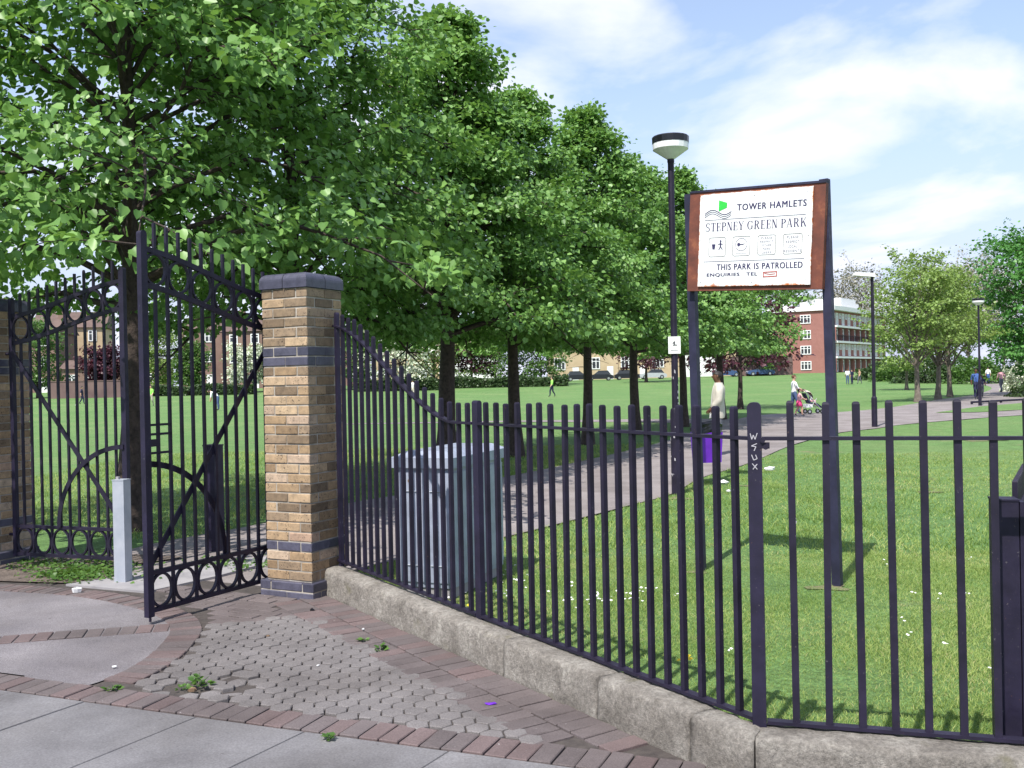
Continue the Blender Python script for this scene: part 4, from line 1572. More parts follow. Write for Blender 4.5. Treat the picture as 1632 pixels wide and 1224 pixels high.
ph.build('number_patch', 'print_red', pl)
sc_ = MB()
for u, v in ((.025, .045), (.5, .052), (.955, .055), (.02, .5), (.975, .5), (.03, .955), (.5, .965), (.965, .95)):
    sc_.poly([((u + .004 * math.cos(R_(a))) * SW, YF, (1 - v) * SH + .004 * math.sin(R_(a))) for a in range(0, 360, 60)])
sc_.build('screw', 'print_black', pl)

# ================================================================== street lamps


def drum_lamp(label, loc, H, head_r, group='park lamps', plate_side=None):
    root = thing('park_lamp', label, 'lamp', loc, 0, group)
    s_ = H / 5.1
    pr = [(0.075, 0), (0.075, 1.15), (0.068, 1.2), (0.048, 1.22), (0.044, H - 0.42 * s_), (0.05, H - 0.40 * s_), (0.05, H - 0.36 * s_)]
    MB().lathe(pr, sides=12).build('post', 'iron', root, smooth=False)
    z0 = H - 0.36 * s_
    MB().lathe([(0.05, z0), (0.07, z0 + 0.01), (head_r * 0.95, z0 + 0.13), (head_r * 0.98, z0 + 0.135), (head_r, z0 + 0.215)], sides=20).build('diffuser', 'lamp_white', root, smooth=False)
    MB().lathe([(head_r * 1.01, z0 + 0.215), (head_r * 1.02, z0 + 0.30), (head_r * 0.98, z0 + 0.315), (0.02, z0 + 0.33), (0.015, z0 + 0.35)], sides=20).build('hood', 'black_plastic', root)
    return root


lp = G(1079, 788)
lamp1 = drum_lamp('tall black park lamp with drum head, stickers on its post, beside the park sign', (lp.x, lp.y, 0), 5.07, 0.255)
nb = MB()
nb.box((-0.085, -0.062, 1.98), (0.085, -0.05, 2.22))
nbo = nb.build('notice', 'white_paint', lamp1, label='small white notice plate on the lamp post', rot=(0, 0, -0.12))
pcm = MB()
for pts, w in (([(-.02, 2.12), (.0, 2.15)], .012), ([(.0, 2.15), (.005, 2.10)], .014), ([(-.02, 2.10), (.035, 2.10)], .012), ([(-.05, 2.03), (.05, 2.03)], .006)):
    stroke(pcm, [(x, 1 - z) for x, z in pts], w, y=-0.0645, u=1, v=1)
pcm.build('pictogram', 'print_black', nbo)
r4 = random.Random(11)
pst = MB()
for i in range(26):
    a = R_(r4.uniform(190, 350))
    z = r4.choice([r4.uniform(0.25, 1.0), r4.uniform(1.25, 1.75)])
    rr = 0.0765 if z < 1.15 else 0.0485
    c_ = Vector((rr * math.cos(a), rr * math.sin(a), z))
    t_ = Vector((-math.sin(a), math.cos(a), 0))
    w, h = r4.uniform(.004, .016), r4.uniform(.008, .04)
    k_ = r4.uniform(-.018, .018)
    n_ = Vector((math.cos(a), math.sin(a), 0)) * 0.002
    pst.poly([c_ + n_ - t_ * w, c_ + n_ + t_ * w + Vector((0, 0, k_)), c_ + n_ + t_ * w * .7 + Vector((0, 0, h)), c_ + n_ - t_ * w + Vector((0, 0, h - k_))])
pst.build('sticker_scraps', 'graffiti', lamp1)
lp3 = G(1562, 647)
drum_lamp('distant park lamp with drum head beyond the path fork', (lp3.x, lp3.y, 0), 5.0, 0.26)
lp2 = G(1394, 681)
root = thing('lamp_post', 'black lamp post with flat white lantern reaching sideways over the path', 'lamp', (lp2.x, lp2.y, 0), 0.0, 'park lamps')
MB().lathe([(0.085, 0), (0.085, 0.85), (0.08, 0.9), (0.055, 0.93), (0.045, 4.52), (0.03, 4.55)], sides=12).build('post', 'iron', root)
hd = MB()
for x0, x1, z0, z1 in ((-0.56, 0.06, 4.52, 4.62),):
    P0 = [(x0, -.12, z0 + .06), (x1, -.13, z0), (x1, .13, z0), (x0, .12, z0 + .06)]
    P1 = [(x0 + .03, -.10, z1 + .05), (x1 - .02, -.11, z1 + .02), (x1 - .02, .11, z1 + .02), (x0 + .03, .10, z1 + .05)]
    hd.poly(P0[::-1]); hd.poly(P1)
    for i in range(4):
        j = (i + 1) % 4
        hd.poly([P0[i], P0[j], P1[j], P1[i]])
hd.build('lantern', 'lamp_white', root)
MB().lathe([(0.045, 4.64), (0.05, 4.68), (0.03, 4.71)], c=(0.0, 0, 0), sides=10).build('photocell', 'black_plastic', root)
# two thin lamps by the flats
for px, dep, tall, lab in ((1231, 150, 6.2, 'thin distant lamp with pale head at the end of the brick flats'),):
    p = GX(px, dep)
    rt = thing('lamp_post', lab, 'lamp', p, 0, 'park lamps')
    MB().lathe([(0.10, 0), (0.06, 1.0), (0.05, tall)], sides=8).build('post', 'iron', rt)
    MB().lathe([(0.08, tall), (0.45, tall + 0.25), (0.45, tall + 0.45), (0.1, tall + 0.5)], sides=12).build('lantern', 'lamp_white', rt)

# ================================================================== litter bin
bpx = D(1126, 700, 15.0)
binr = thing('litter_bin', 'purple litter bin with black liner mounted on a short post by the path', 'bin', (bpx.x, 15.0, 0), 0.25)
MB().lathe([(0.035, 0), (0.035, 0.9), (0.03, 0.92)], c=(-0.02, 0.2, 0), sides=10).build('post', 'iron', binr)
bb = MB()
P0 = [(-.17, -.15, .34), (.17, -.15, .34), (.17, .15, .34), (-.17, .15, .34)]
P1 = [(-.19, -.17, .80), (.19, -.17, .80), (.19, .17, .80), (-.19, .17, .80)]
bb.poly(P0[::-1])
for i in range(4):
    j = (i + 1) % 4
    bb.poly([P0[i], P0[j], P1[j], P1[i]])
bb.build('body', 'purple_plastic', binr)
lr = MB()
prev = None
for z, s_ in ((.79, 1.04), (.84, 1.08), (.88, 1.02), (.93, 1.05), (.955, .98), (.93, .88), (.80, .86)):
    ringp = []
    for i in range(20):
        a = 2 * math.pi * i / 20
        m_ = max(abs(math.cos(a)), abs(math.sin(a)))
        w = 1 + 0.05 * math.sin(5 * a + z * 40)
        ringp.append((.19 * math.cos(a) / m_ * s_ * w, .17 * math.sin(a) / m_ * s_ * w, z + 0.012 * math.sin(3 * a)))
    if prev:
        for i in range(20):
            j = (i + 1) % 20
            lr.poly([prev[i], prev[j], ringp[j], ringp[i]])
    prev = ringp
lr.build('bin_liner', 'black_plastic', binr)

# ================================================================== trees
def tubes_np(paths, radii, sides=5):
    """list of (n,3) paths and (n,) radii -> V,F quads"""
    Vs, Fs, off = [], [], 0
    ang = np.arange(sides) * 2 * np.pi / sides
    for P, r in zip(paths, radii):
        n = len(P)
        T = np.gradient(P, axis=0)
        T /= np.linalg.norm(T, axis=1, keepdims=True) + 1e-9
        ref = np.where(np.abs(T[:, 2:3]) > 0.9, np.array([[1.0, 0, 0]]), np.array([[0, 0, 1.0]]))
        A = np.cross(T, ref)
        A /= np.linalg.norm(A, axis=1, keepdims=True) + 1e-9
        B = np.cross(T, A)
        ring = P[:, None, :] + r[:, None, None] * (np.cos(ang)[None, :, None] * A[:, None, :] + np.sin(ang)[None, :, None] * B[:, None, :])
        Vs.append(ring.reshape(-1, 3))
        i = np.arange(n - 1)[:, None] * sides
        q = np.arange(sides)[None, :]
        a = i + q
        b2 = i + (q + 1) % sides
        Fs.append(np.stack([a, b2, b2 + sides, a + sides], -1).reshape(-1, 4) + off)
        off += n * sides
    return np.concatenate(Vs), np.concatenate(Fs)


LEAF = np.array([[0, 0, 0], [0, 1.0, -0.10], [-0.34, 0.02, 0.05], [-0.47, 0.48, 0.10], [0.34, 0.02, 0.05], [0.47, 0.48, 0.10]])
LEAF_F = np.array([[0, 1, 3, 2], [0, 4, 5, 1]])
LEAF8 = np.array([[0, 0, 0], [0, 1.04, -0.14], [-0.27, -0.07, 0.03], [-0.50, 0.20, 0.09], [-0.40, 0.60, 0.06], [0.27, -0.07, 0.03], [0.50, 0.20, 0.09], [0.40, 0.60, 0.06]])
LEAF8_F = np.array([[0, 1, 4, 3, 2], [0, 5, 6, 7, 1]])


def leaves_np(P, axis, nrm, size, rs, LF=None, FF=None):
    LF = LEAF if LF is None else LF
    FF = LEAF_F if FF is None else FF
    """leaf at P pointing along axis with facing nrm"""
    n = len(P)
    Y = axis / (np.linalg.norm(axis, axis=1, keepdims=True) + 1e-9)
    X = np.cross(Y, nrm)
    X /= np.linalg.norm(X, axis=1, keepdims=True) + 1e-9
    Z = np.cross(X, Y)
    L = LF[None] * size[:, None, None]
    V = P[:, None, :] + L[..., 0:1] * X[:, None, :] + L[..., 1:2] * Y[:, None, :] + L[..., 2:3] * Z[:, None, :]
    F = (FF[None] + (np.arange(n) * len(LF))[:, None, None]).reshape(-1, FF.shape[1])
    tone = np.repeat(rs.random_sample(n), len(LF))
    return V.reshape(-1, 3), F, tone


def tree(name, label, loc, H, Rc, clear, nleaf, seed, leaf_size=0.09, leafmat='leaf_lime', barkmat='bark', group=None, trunk_r=0.14, nprim=44,
         shape='lime', droop=0.25, taper=0.75, cat='tree', sides=7, spread=0.11):
    rs = np.random.RandomState(seed)
    root = thing(name, label, cat, loc, rs.uniform(0, 6.28), group)
    n = 12
    tz = np.linspace(0, H * 0.93, n)
    wob = np.cumsum(rs.normal(0, 0.02 * H / 8, (n, 2)), 0)
    wob[0] = 0
    wob[1] *= 0.3
    TP = np.stack([wob[:, 0], wob[:, 1], tz], 1)
    TR = trunk_r * (1 - 0.93 * (tz / (H * 0.93)) ** 0.9) + 0.006
    TR[0] *= 1.35
    paths, radii = [], []
    twig_pts, twig_dir, twig_w = [], [], []

    def trunk_at(z):
        return np.array([np.interp(z, tz, TP[:, 0]), np.interp(z, tz, TP[:, 1]), z])
    for i in range(nprim):
        s_ = (i + rs.uniform(0, 1)) / nprim
        z = clear + (H * 0.97 - clear) * s_ ** 1.05
        if shape == 'lime':
            r = Rc * min(1.0, 0.86 + 0.9 * s_) * (1 - s_) ** taper
            el = R_(-2 + 58 * s_ + rs.uniform(-8, 10))
        elif shape == 'round':
            r = Rc * math.sqrt(max(0.02, 1 - (2 * s_ - 0.85) ** 2 / 1.4)) * (1 if s_ < .8 else .8)
            el = R_(10 + 55 * s_ + rs.uniform(-8, 10))
        else:
            r = Rc * (1 - 0.6 * s_)
            el = R_(35 + 35 * s_ + rs.uniform(-8, 10))
        r *= rs.uniform(0.72, 1.15)
        r = max(r, 0.25)
        az = i * 2.39996 + rs.uniform(-0.4, 0.4)
        ln = r / max(0.35, math.cos(el))
        ln = min(ln, 1.5 * Rc)
        d0 = np.array([math.cos(az) * math.cos(el), math.sin(az) * math.cos(el), math.sin(el)])
        zb = max(clear * 0.86, z - 0.22 * ln * max(0.2, math.sin(max(el, 0))) - 0.25)
        zb = min(zb, H * 0.9)
        base = trunk_at(zb)
        m_ = 7
        t = np.linspace(0, 1, m_)
        P = base[None] + d0[None] * (ln * t)[:, None]
        P[:, 2] += ln * (0.22 * np.sin(np.pi * t * 0.9) - droop * t ** 2.2)
        P += np.cumsum(rs.normal(0, 0.018 * ln, (m_, 3)), 0) * (t[:, None] > 0)
        br0 = np.interp(zb, tz, TR) * 0.42
        paths.append(P)
        radii.append(np.maximum(br0 * (1 - t) ** 0.8, 0.004) + 0.002)
        # side twigs
        nt_ = max(4, int(5 + 5 * ln / Rc))
        for j in range(nt_):
            tt_ = 0.22 + 0.78 * (j + rs.uniform(0, 1)) / nt_
            b0 = np.array([np.interp(tt_, t, P[:, q]) for q in range(3)])
            sgn = 1 if j % 2 else -1
            a2 = az + sgn * R_(rs.uniform(28, 75))
            e2 = el * 0.5 + R_(rs.uniform(-22, 26))
            d2 = np.array([math.cos(a2) * math.cos(e2), math.sin(a2) * math.cos(e2), math.sin(e2)])
            l2 = ln * rs.uniform(0.22, 0.42) * (1.15 - 0.5 * tt_)
            t2 = np.linspace(0, 1, 4)
            Q = b0[None] + d2[None] * (l2 * t2)[:, None]
            Q[:, 2] -= droop * 0.5 * l2 * t2 ** 2
            paths.append(Q)
            radii.append(np.maximum(0.011 * (1 - t2), 0.003) * (H / 8.5))
            for tq in np.linspace(0.15, 1.05, 5):
                twig_pts.append(Q[0] + (Q[-1] - Q[0]) * tq)
                twig_dir.append(d2)
                twig_w.append(0.6 + tq)
        for tq in np.linspace(0.55, 1.03, 5):
            twig_pts.append(np.array([np.interp(min(tq, 1), t, P[:, q]) for q in range(3)]) + d0 * max(0, tq - 1) * ln)
            twig_dir.append(d0)
            twig_w.append(1.2)
    tV, tF = tubes_np([TP], [TR], 10)
    link('trunk', npmesh('trunk', tV, tF, barkmat, smooth=True), root)
    bV, bF = tubes_np(paths, radii, 4)
    link('branches', npmesh('branches', bV, bF, barkmat, smooth=True), root)
    tw, td, ww = np.array(twig_pts), np.array(twig_dir), np.array(twig_w)
    ww = ww / ww.sum()
    idx = rs.choice(len(tw), nleaf, p=ww)
    off = rs.normal(0, 1, (nleaf, 3)) * np.array([spread, spread, spread * 0.6]) * (H / 8.5) ** 0.5
    P = tw[idx] + off
    low = clear * 0.86 + rs.uniform(0, .35, nleaf)
    P[:, 2] = np.where(P[:, 2] < low, low, P[:, 2])
    axis = td[idx] * 0.7 + rs.normal(0, 0.55, (nleaf, 3)) + off / spread * 0.35
    axis[:, 2] -= 0.55
    nrm = rs.normal(0, 0.45, (nleaf, 3)) + np.array([0, 0, 0.7]) + td[idx] * 0.75
    size = leaf_size * rs.uniform(0.62, 1.25, nleaf)
    V_, F_, tone = leaves_np(P, axis, nrm, size, rs, *((LEAF8, LEAF8_F) if leaf_size == 0.095 else ()))
    link('crown', npmesh('crown', V_, F_, leafmat, tone, smooth=True), root, kind=None)
    return root


LG = 'lime trees lining the park path'
t0 = G(207, 846)
tree('lime_tree', 'large lime tree spreading over the gate, its trunk behind the closed leaf', (t0.x, t0.y, 0), 9.6, 3.8, 2.9, 33000, 1, 0.095, group=LG, trunk_r=0.135, nprim=64, spread=0.15)
ldv = Vector((0.05, 21.0, 0))
rowp = [
    (Vector((-3.15, 14.6, 0)), 'lime tree in the row whose trunk stands hidden behind the near brick pillar', 9.6, 3.3),
    (Vector(((710 - 816) / FPX * 18.3, 18.3, 0)), 'lime tree with the thick forked trunk rising behind the utility cabinet', 8.9, 3.3),
    (GX(822, 21.0), 'lime tree in the row, first trunk right of the cabinet', 8.15, 3.1),
    (GX(937, 24.4), 'lime tree in the row with a pointed top, second trunk right of the cabinet', 8.65, 3.0),
    (GX(1013, 28.2), 'lime tree in the row, third trunk right of the cabinet', 8.0, 2.9),
    (GX(1090, 32.0), 'lime tree in the row directly behind the tall drum-head lamp post', 8.7, 3.0),
    (GX(1150, 36.5), 'last lime tree of the row, behind the left edge of the notice board', 8.8, 3.1),
]
for i, (p, lab, h, r) in enumerate(rowp):
    tree('lime_tree', lab, (p.x, p.y, 0), h, r, 2.7, (40000, 42000, 38000, 36000, 30000, 28000, 28000)[i], 30 + i, (0.09, 0.091, 0.092, 0.096, 0.103, 0.11, 0.115)[i], group=LG, trunk_r=(0.15, 0.185, 0.15, 0.135, 0.15, 0.14, 0.15)[i], nprim=(70, 74, 66, 70, 62, 62, 62)[i], spread=0.14, taper=(0.7, 0.92, 0.82, 0.88, 0.76, 0.85, 0.8)[i])
# copper-leaved trees
p = GX(1180, 47)
tree('copper_tree', 'purple-leaved tree past the end of the lime row beside the brick flats', (p.x, p.y, 0), 6.2, 3.0, 1.9, 5500, 60, 0.16, 'leaf_purple', 'bark', 'purple-leaved trees', 0.13, 34, 'round', spread=0.2)
for px, dep, h, r, lab in ((165, 116, 4.6, 2.4, 'purple-leaved tree seen through the closed gate leaf before the houses'), (752, 128, 6.4, 3.2, 'purple-leaved tree in the distance right of the forked lime trunk'),
                          (1030, 130, 7.5, 4.0, 'purple-leaved tree in front of the low terrace behind the limes')):
    p = GX(px, dep)
    tree('copper_tree', lab, p, h, r, 2.0, 5200, int(px), 0.25, 'leaf_purple', 'bark', 'purple-leaved trees', 0.2, 30, 'round', spread=0.4)
# spring-green trees by the far path
for px, py, h, r, lab in ((1463, 641, 5.7, 2.9, 'pale spring-green tree with the leftmost of three bare trunks on the far lawn'), (1495, 637, 5.6, 2.6, 'pale spring-green tree with the middle of three trunks on the far lawn'),
                          (1514, 633, 5.9, 2.6, 'pale spring-green tree with the rightmost of three trunks on the far lawn')):
    p = G(px, py)
    tree('young_tree', lab, (p.x, p.y, 0), h, r, 2.1, 7500, int(px), 0.135, 'leaf_spring', 'bark_pale', 'spring-green trees on the far lawn', 0.17, 40, 'vase', 0.05, spread=0.16)
p = GX(1445, 85)
tree('young_tree', 'small spring-green tree left of the three, before the balcony flats', p, 5.4, 2.6, 1.6, 4500, 88, 0.19, 'leaf_spring', 'bark_pale', 'spring-green trees on the far lawn', 0.15, 36, 'round', 0.1, spread=0.2)
p = GX(1662, 62)
tree('broad_tree', 'dense deep-green broadleaf tree at the right edge beyond the path', p, 9.3, 3.9, 1.4, 17000, 91, 0.19, 'leaf_deep', 'bark', None, 0.25, 60, 'round', spread=0.26)
# far grey-green, barely leafed trees behind the flats
for i, (px, dep, h, r) in enumerate(((1335, 215, 16.5, 7), (1375, 225, 17.5, 8), (1545, 190, 15.5, 8), (1600, 200, 16, 8), (1500, 210, 14, 7))):
    p = GX(px, dep)
    lab = ['barely leafed grey tree rising behind the roof of the brick flats, left one', 'barely leafed grey tree rising behind the roof of the brick flats, right one',
           'barely leafed grey tree top behind the spring-green trees', 'barely leafed grey tree behind the dense green tree at the right', 'low grey tree top between the spring-green crowns'][i]
    tree('bare_tree', lab, p, h, r, 3, 4200, 200 + i, 0.42, 'leaf_bare', 'bark_pale', 'grey trees beyond the flats', 0.3, 60, 'vase', 0.0, spread=0.5)
p = GX(1262, 190)
tree('broad_tree', 'small round green tree top showing over the flats below the notice board', p, 17.5, 5, 4, 3500, 210, 0.5, 'leaf_far', 'bark', None, 0.3, 40, 'round', spread=0.5)
# trees and bushes along the far left edge of the field
for i, (px, dep, h, r, mt, lab) in enumerate((
        (640, 118, 7.0, 5.2, 'leaf_blossom', 'white blossoming tree behind the field left of the forked lime trunk'),
        (405, 122, 4.2, 3.2, 'leaf_blossom', 'white blossoming bush beside the near pillar at the field edge'),
        (692, 124, 7.2, 4.0, 'leaf_spring', 'yellow-green tree behind the field next to the forked lime trunk'),
        (250, 126, 7.6, 3.0, 'leaf_spring', 'yellow-green tree by the houses seen through the open gate leaf'),
        (303, 122, 5.4, 2.0, 'leaf_far', 'green tree before the flats seen through the open gate leaf'),
        (60, 115, 8.0, 3.0, 'leaf_far', 'green tree beside the tall tan house behind the closed gate leaf'),
        (790, 128, 7.5, 4.5, 'leaf_far', 'green tree at the field edge between two lime trunks'),
        (862, 128, 6.5, 4.0, 'leaf_far', 'small green tree left of the distant walker in green'),
        (1215, 150, 7.0, 3.6, 'leaf_far', 'green bushy tree against the end wall of the brick flats'),
        (560, 124, 6.5, 3.5, 'leaf_far', 'green tree just right of the near pillar at the field edge'))):
    p = GX(px, dep)
    tree('field_edge_tree', lab, p, h, r, 1.2, 5000, 300 + i, 0.26, mt, 'bark', 'trees along the far edge of the field', 0.16, 36, 'round', spread=0.38)


def bush(name, label, c, r, h, n, seed, mat, size, group=None, cat='bush'):
    rs = np.random.RandomState(seed)
    root = thing(name, label, cat, c, 0, group)
    d_ = rs.normal(0, 1, (n, 3))
    d_ /= np.linalg.norm(d_, axis=1, keepdims=True)
    d_[:, 2] = np.abs(d_[:, 2])
    lump = 1 + 0.16 * np.sin(d_[:, 0] * 7 + seed) * np.cos(d_[:, 1] * 6) + 0.12 * np.sin(d_[:, 2] * 9 + d_[:, 0] * 5)
    rad = rs.uniform(0.55, 1.0, n) ** 0.4 * lump
    P = d_ * rad[:, None] * np.array([r[0], r[1], h])
    V_, F_, tone = leaves_np(P, d_ + rs.normal(0, .6, (n, 3)), d_ + rs.normal(0, .5, (n, 3)) + np.array([0, 0, .6]), size * rs.uniform(.6, 1.3, n), rs)
    link('foliage', npmesh('foliage', V_, F_, mat, tone), root)
    stems = []
    rad2 = []
    for i in range(7):
        a = i * 2.4
        e = np.array([math.cos(a) * r[0] * .6, math.sin(a) * r[1] * .6, h * .75])
        stems.append(np.stack([e * t_ for t_ in (0, .4, .7, 1.0)]) * np.array([1, 1, 1]))
        rad2.append(np.array([.05, .04, .025, .01]) * max(.5, h / 2))
    sV, sF = tubes_np(stems, rad2, 4)
    link('stems', npmesh('stems', sV, sF, 'bark'), root)
    return root


p = GX(1636, 72)
bush('flowering_shrub', 'rounded shrub covered in white blossom at the right edge by the path', (p.x, p.y, p.z), (1.6, 1.4), 2.5, 5200, 3, 'leaf_blossom', 0.13)
p = GX(1650, 58)
bush('dark_shrub', 'dark clipped shrub behind the low black barrier at the right edge', (p.x, p.y, p.z), (1.35, 1.3), 0.95, 2600, 4, 'leaf_hedge', 0.11)
for i, (px, dep, rx, h) in enumerate(((1435, 112, 3.2, 2.2), (1475, 105, 3.0, 2.4), (1528, 108, 3.4, 2.7), (1405, 118, 3.0, 1.9), (1560, 100, 3.0, 2.4))):
    p = GX(px, dep)
    lab = ['green bush left of the first spring-green trunk at the far path', 'green bush between the first two spring-green trunks', 'tall green bush right of the three spring-green trunks',
           'low green bush at the foot of the balcony flats', 'green bush behind the distant drum-head lamp'][i]
    bush('bush', lab, (p.x, p.y, p.z), (rx, 2.0), h, 2400, 20 + i, 'leaf_hedge' if i % 2 else 'leaf_far', 0.24, 'bushes along the far path')
# clipped hedges at the far edge of the field
for i, (px0, px1, dep, h, lab) in enumerate(((565, 700, 116, 1.25, 'long clipped hedge behind the field left of the forked lime trunk'), (722, 905, 122, 1.1, 'long clipped hedge behind the field between lime trunks'),
                                             (225, 300, 114, 0.9, 'clipped hedge at the field edge seen through the open gate leaf, left part'), (310, 405, 114, 1.0, 'clipped hedge at the field edge seen through the open gate leaf, right part'))):
    a, b2 = GX(px0, dep), GX(px1, dep)
    rs = np.random.RandomState(500 + i)
    root = thing('hedge', lab, 'hedge', (a + b2) / 2, 0, 'hedges at the edge of the field')
    L = (b2 - a).length
    n = 5200
    u = rs.uniform(-.5, .5, n) * L
    side = rs.randint(0, 3, n)
    y_ = np.where(side == 0, -0.6, np.where(side == 1, 0.6, rs.uniform(-.6, .6, n))) + rs.normal(0, .06, n)
    z_ = np.where(side == 2, h, rs.uniform(0, h, n)) + rs.normal(0, .07, n) + 0.12 * np.sin(u * 0.9 + i)
    P = np.stack([u, y_, np.maximum(z_, 0)], 1)
    V_, F_, tone = leaves_np(P, rs.normal(0, 1, (n, 3)), rs.normal(0, .6, (n, 3)) + np.array([0, -.6, .8]), .26 * rs.uniform(.6, 1.3, n), rs)
    link('foliage', npmesh('foliage', V_, F_, 'leaf_hedge', tone), root)
    core = MB()
    core.box((-L / 2, -.5, 0), (L / 2, .5, h - .1))
    core.build('inner_growth', 'bark', root)

# ================================================================== far buildings
def window(parent, M, cx, z, w, h, frame='white_paint', glass='window_glass', cross=True, depth=0.10, out=True):
    """M: matrix of a facade: local x along, y out of the wall (negative = outwards), z up"""
    fr = MB()
    t = min(0.14, w * .12)
    fr.box((cx - w / 2, -depth, z), (cx - w / 2 + t, 0.02, z + h), M=M)
    fr.box((cx + w / 2 - t, -depth, z), (cx + w / 2, 0.02, z + h), M=M)
    fr.box((cx - w / 2 + t, -depth + .002, z), (cx + w / 2 - t, 0.02, z + t), M=M)
    fr.box((cx - w / 2 + t, -depth + .002, z + h - t), (cx + w / 2 - t, 0.02, z + h), M=M)
    if cross:
        k = 2 if w > 1.5 else 1
        for q in range(1, k + 1):
            x = cx - w / 2 + w * q / (k + 1)
            fr.box((x - t * .5, -depth + .004, z + t), (x + t * .5, 0.02, z + h - t), M=M)
        fr.box((cx - w / 2 + t, -depth + .006, z + h * .64), (cx + w / 2 - t, .02, z + h * .64 + t * .7), M=M)
    wdo = fr.build('window', frame, parent)
    MB().box((cx - w / 2 + t, -depth * .4, z + t), (cx + w / 2 - t, -0.002, z + h - t), M=M).build('pane', glass, wdo)
    return wdo


def house(name, label, loc, rz, w, d, h, wall, roof='roof_tile', rows=2, cols=3, roof_h=2.2, group=None, win_w=1.3, win_h=1.4, chimney=True, flat=False, door=True, cat='house'):
    root = thing(name, label, cat, loc, rz, group)
    MB().box((-w / 2, 0, -1), (w / 2, d, h)).build('wall', wall, root)
    if flat:
        rf = MB().box((-w / 2 - .3, -.3, h), (w / 2 + .3, d + .3, h + .45)).build('roof', 'white_paint', root)
    else:
        r = MB()
        e = .35
        A = [(-w / 2 - e, -e, h - .1), (w / 2 + e, -e, h - .1), (w / 2 + e, d + e, h - .1), (-w / 2 - e, d + e, h - .1)]
        B1, B2 = (-w / 2 - e, d / 2, h + roof_h), (w / 2 + e, d / 2, h + roof_h)
        r.poly([A[0], A[1], B2, B1]); r.poly([A[2], A[3], B1, B2]); r.poly([A[0], B1, A[3]]); r.poly([A[1], A[2], B2]); r.poly(A[::-1])
        rf = r.build('roof', roof, root)
        if chimney:
            MB().box((w / 2 - 1.1, d / 2 - .4, h + roof_h - .6), (w / 2 - .2, d / 2 + .4, h + roof_h + 1.0)).build('chimney', wall, rf)
    fh = h / rows
    I4 = Matrix.Identity(4)
    for r in range(rows):
        for c in range(cols):
            cx = -w / 2 + w * (c + .5) / cols
            if door and r == 0 and c == cols // 2:
                MB().box((cx - .5, -.06, 0), (cx + .5, .02, 2.1)).build('door', 'white_paint', root)
                continue
            window(root, I4, cx, r * fh + fh * .32, win_w, win_h)
    return root


p = GX(112, 150)
house('brick_house', 'tall tan three-storey house seen through the closed gate leaf', p, 0.25, 10, 9, 9.8, 'tan_render', rows=3, cols=3, roof_h=2.6, win_w=1.2, win_h=1.7)
p = GX(50, 140)
house('brick_house', 'red-brown house beside the left pillar behind the closed gate leaf', p, 0.1, 7.5, 8, 8.6, 'house_brick', rows=3, cols=2, roof_h=2.4)
p = GX(180, 138)
house('garage', 'low pale garage row behind the brown boundary wall', p, 0.05, 14, 5, 3.4, 'house_brick', rows=1, cols=5, roof_h=1.2, chimney=False, cat='garage')
p = GX(335, 148)
house('brick_flats', 'red-brown brick flats seen through the open gate leaf', p, 0.0, 9, 9, 9.0, 'house_brick', rows=3, cols=3, roof_h=2.0, cat='flats')
p = GX(408, 142)
house('brick_flats', 'red-brown brick flats just left of the near pillar behind the white bush', p, -0.2, 10, 9, 8.4, 'house_brick', rows=3, cols=3, roof_h=2.0, cat='flats')
p = GX(520, 150)
house('brick_house', 'brick house hidden mostly by the near pillar and dark lime crown', p, 0.0, 11, 9, 6.5, 'house_brick', rows=2, cols=4)
p = GX(660, 152)
house('low_house', 'low pale-roofed house behind the white blossoming tree', p, 0.05, 12, 8, 4.6, 'tan_render', rows=1, cols=4, roof_h=2.2)
p = GX(748, 150)
house('low_house', 'low white-fronted house right of the forked lime trunk', p, 0.0, 9, 8, 4.4, 'white_paint', rows=1, cols=3, roof_h=2.2)
for i, px in enumerate((905, 960, 1012, 1062, 1118, 1160)):
    p = GX(px, 158)
    lab = ['terraced house left of the second lime trunk from the lamp', 'terraced house with bay window between two lime trunks behind a dark car', 'terraced house behind the third lime trunk',
           'terraced house behind the tall lamp post', 'white-fronted terraced house above the standing man', 'terraced house right of the standing man'][i]
    house('terraced_house', lab, p, 0.06 - 0.03 * i, 5.2, 7, 5.2, 'tan_render' if i != 4 else 'white_paint', rows=1, cols=2, roof_h=2.6, group='terrace behind the limes', win_w=1.9, win_h=1.9, door=True)
# brown boundary wall seen through the closed leaf
a = GX(80, 112)
bw_ = thing('boundary_wall', 'dull brown brick boundary wall at the field edge behind the closed gate leaf', 'wall', a)
MB().box((0, 0, -.3), (9.5, .3, 1.9)).build('wall_face', 'dull_wall', bw_)
MB().box((-.05, -.05, 1.9), (9.55, .35, 2.0)).build('coping', 'dull_wall', bw_)
a = GX(1165, 150)
bw_ = thing('boundary_wall', 'dull brown boundary wall left of the brick flats with a blue car before it', 'wall', a)
MB().box((0, 0, -.3), (9.5, .3, 2.9)).build('wall_face', 'dull_wall', bw_)
MB().box((-.05, -.05, 2.9), (9.55, .35, 3.0)).build('coping', 'dull_wall', bw_)

# the four-storey flats on the right
AF = R_(36)
fc = GX(1325, 170)
flats = thing('block_of_flats', 'four-storey red brick block of flats with white windows and balconies', 'flats', fc, 0)
gx = Vector((math.cos(AF), -math.sin(AF), 0))        # along the gable, left to right (ends at the corner)
fx = Vector((math.sin(AF), math.cos(AF), 0))         # along the balcony front, away
GW, FW, FH = 11.0, 34.0, 10.9


def frame_mat(org, ex):
    ey = Vector((-ex.y, ex.x, 0))
    return Matrix(((ex.x, ey.x, 0, org.x), (ex.y, ey.y, 0, org.y), (0, 0, 1, org.z), (0, 0, 0, 1)))


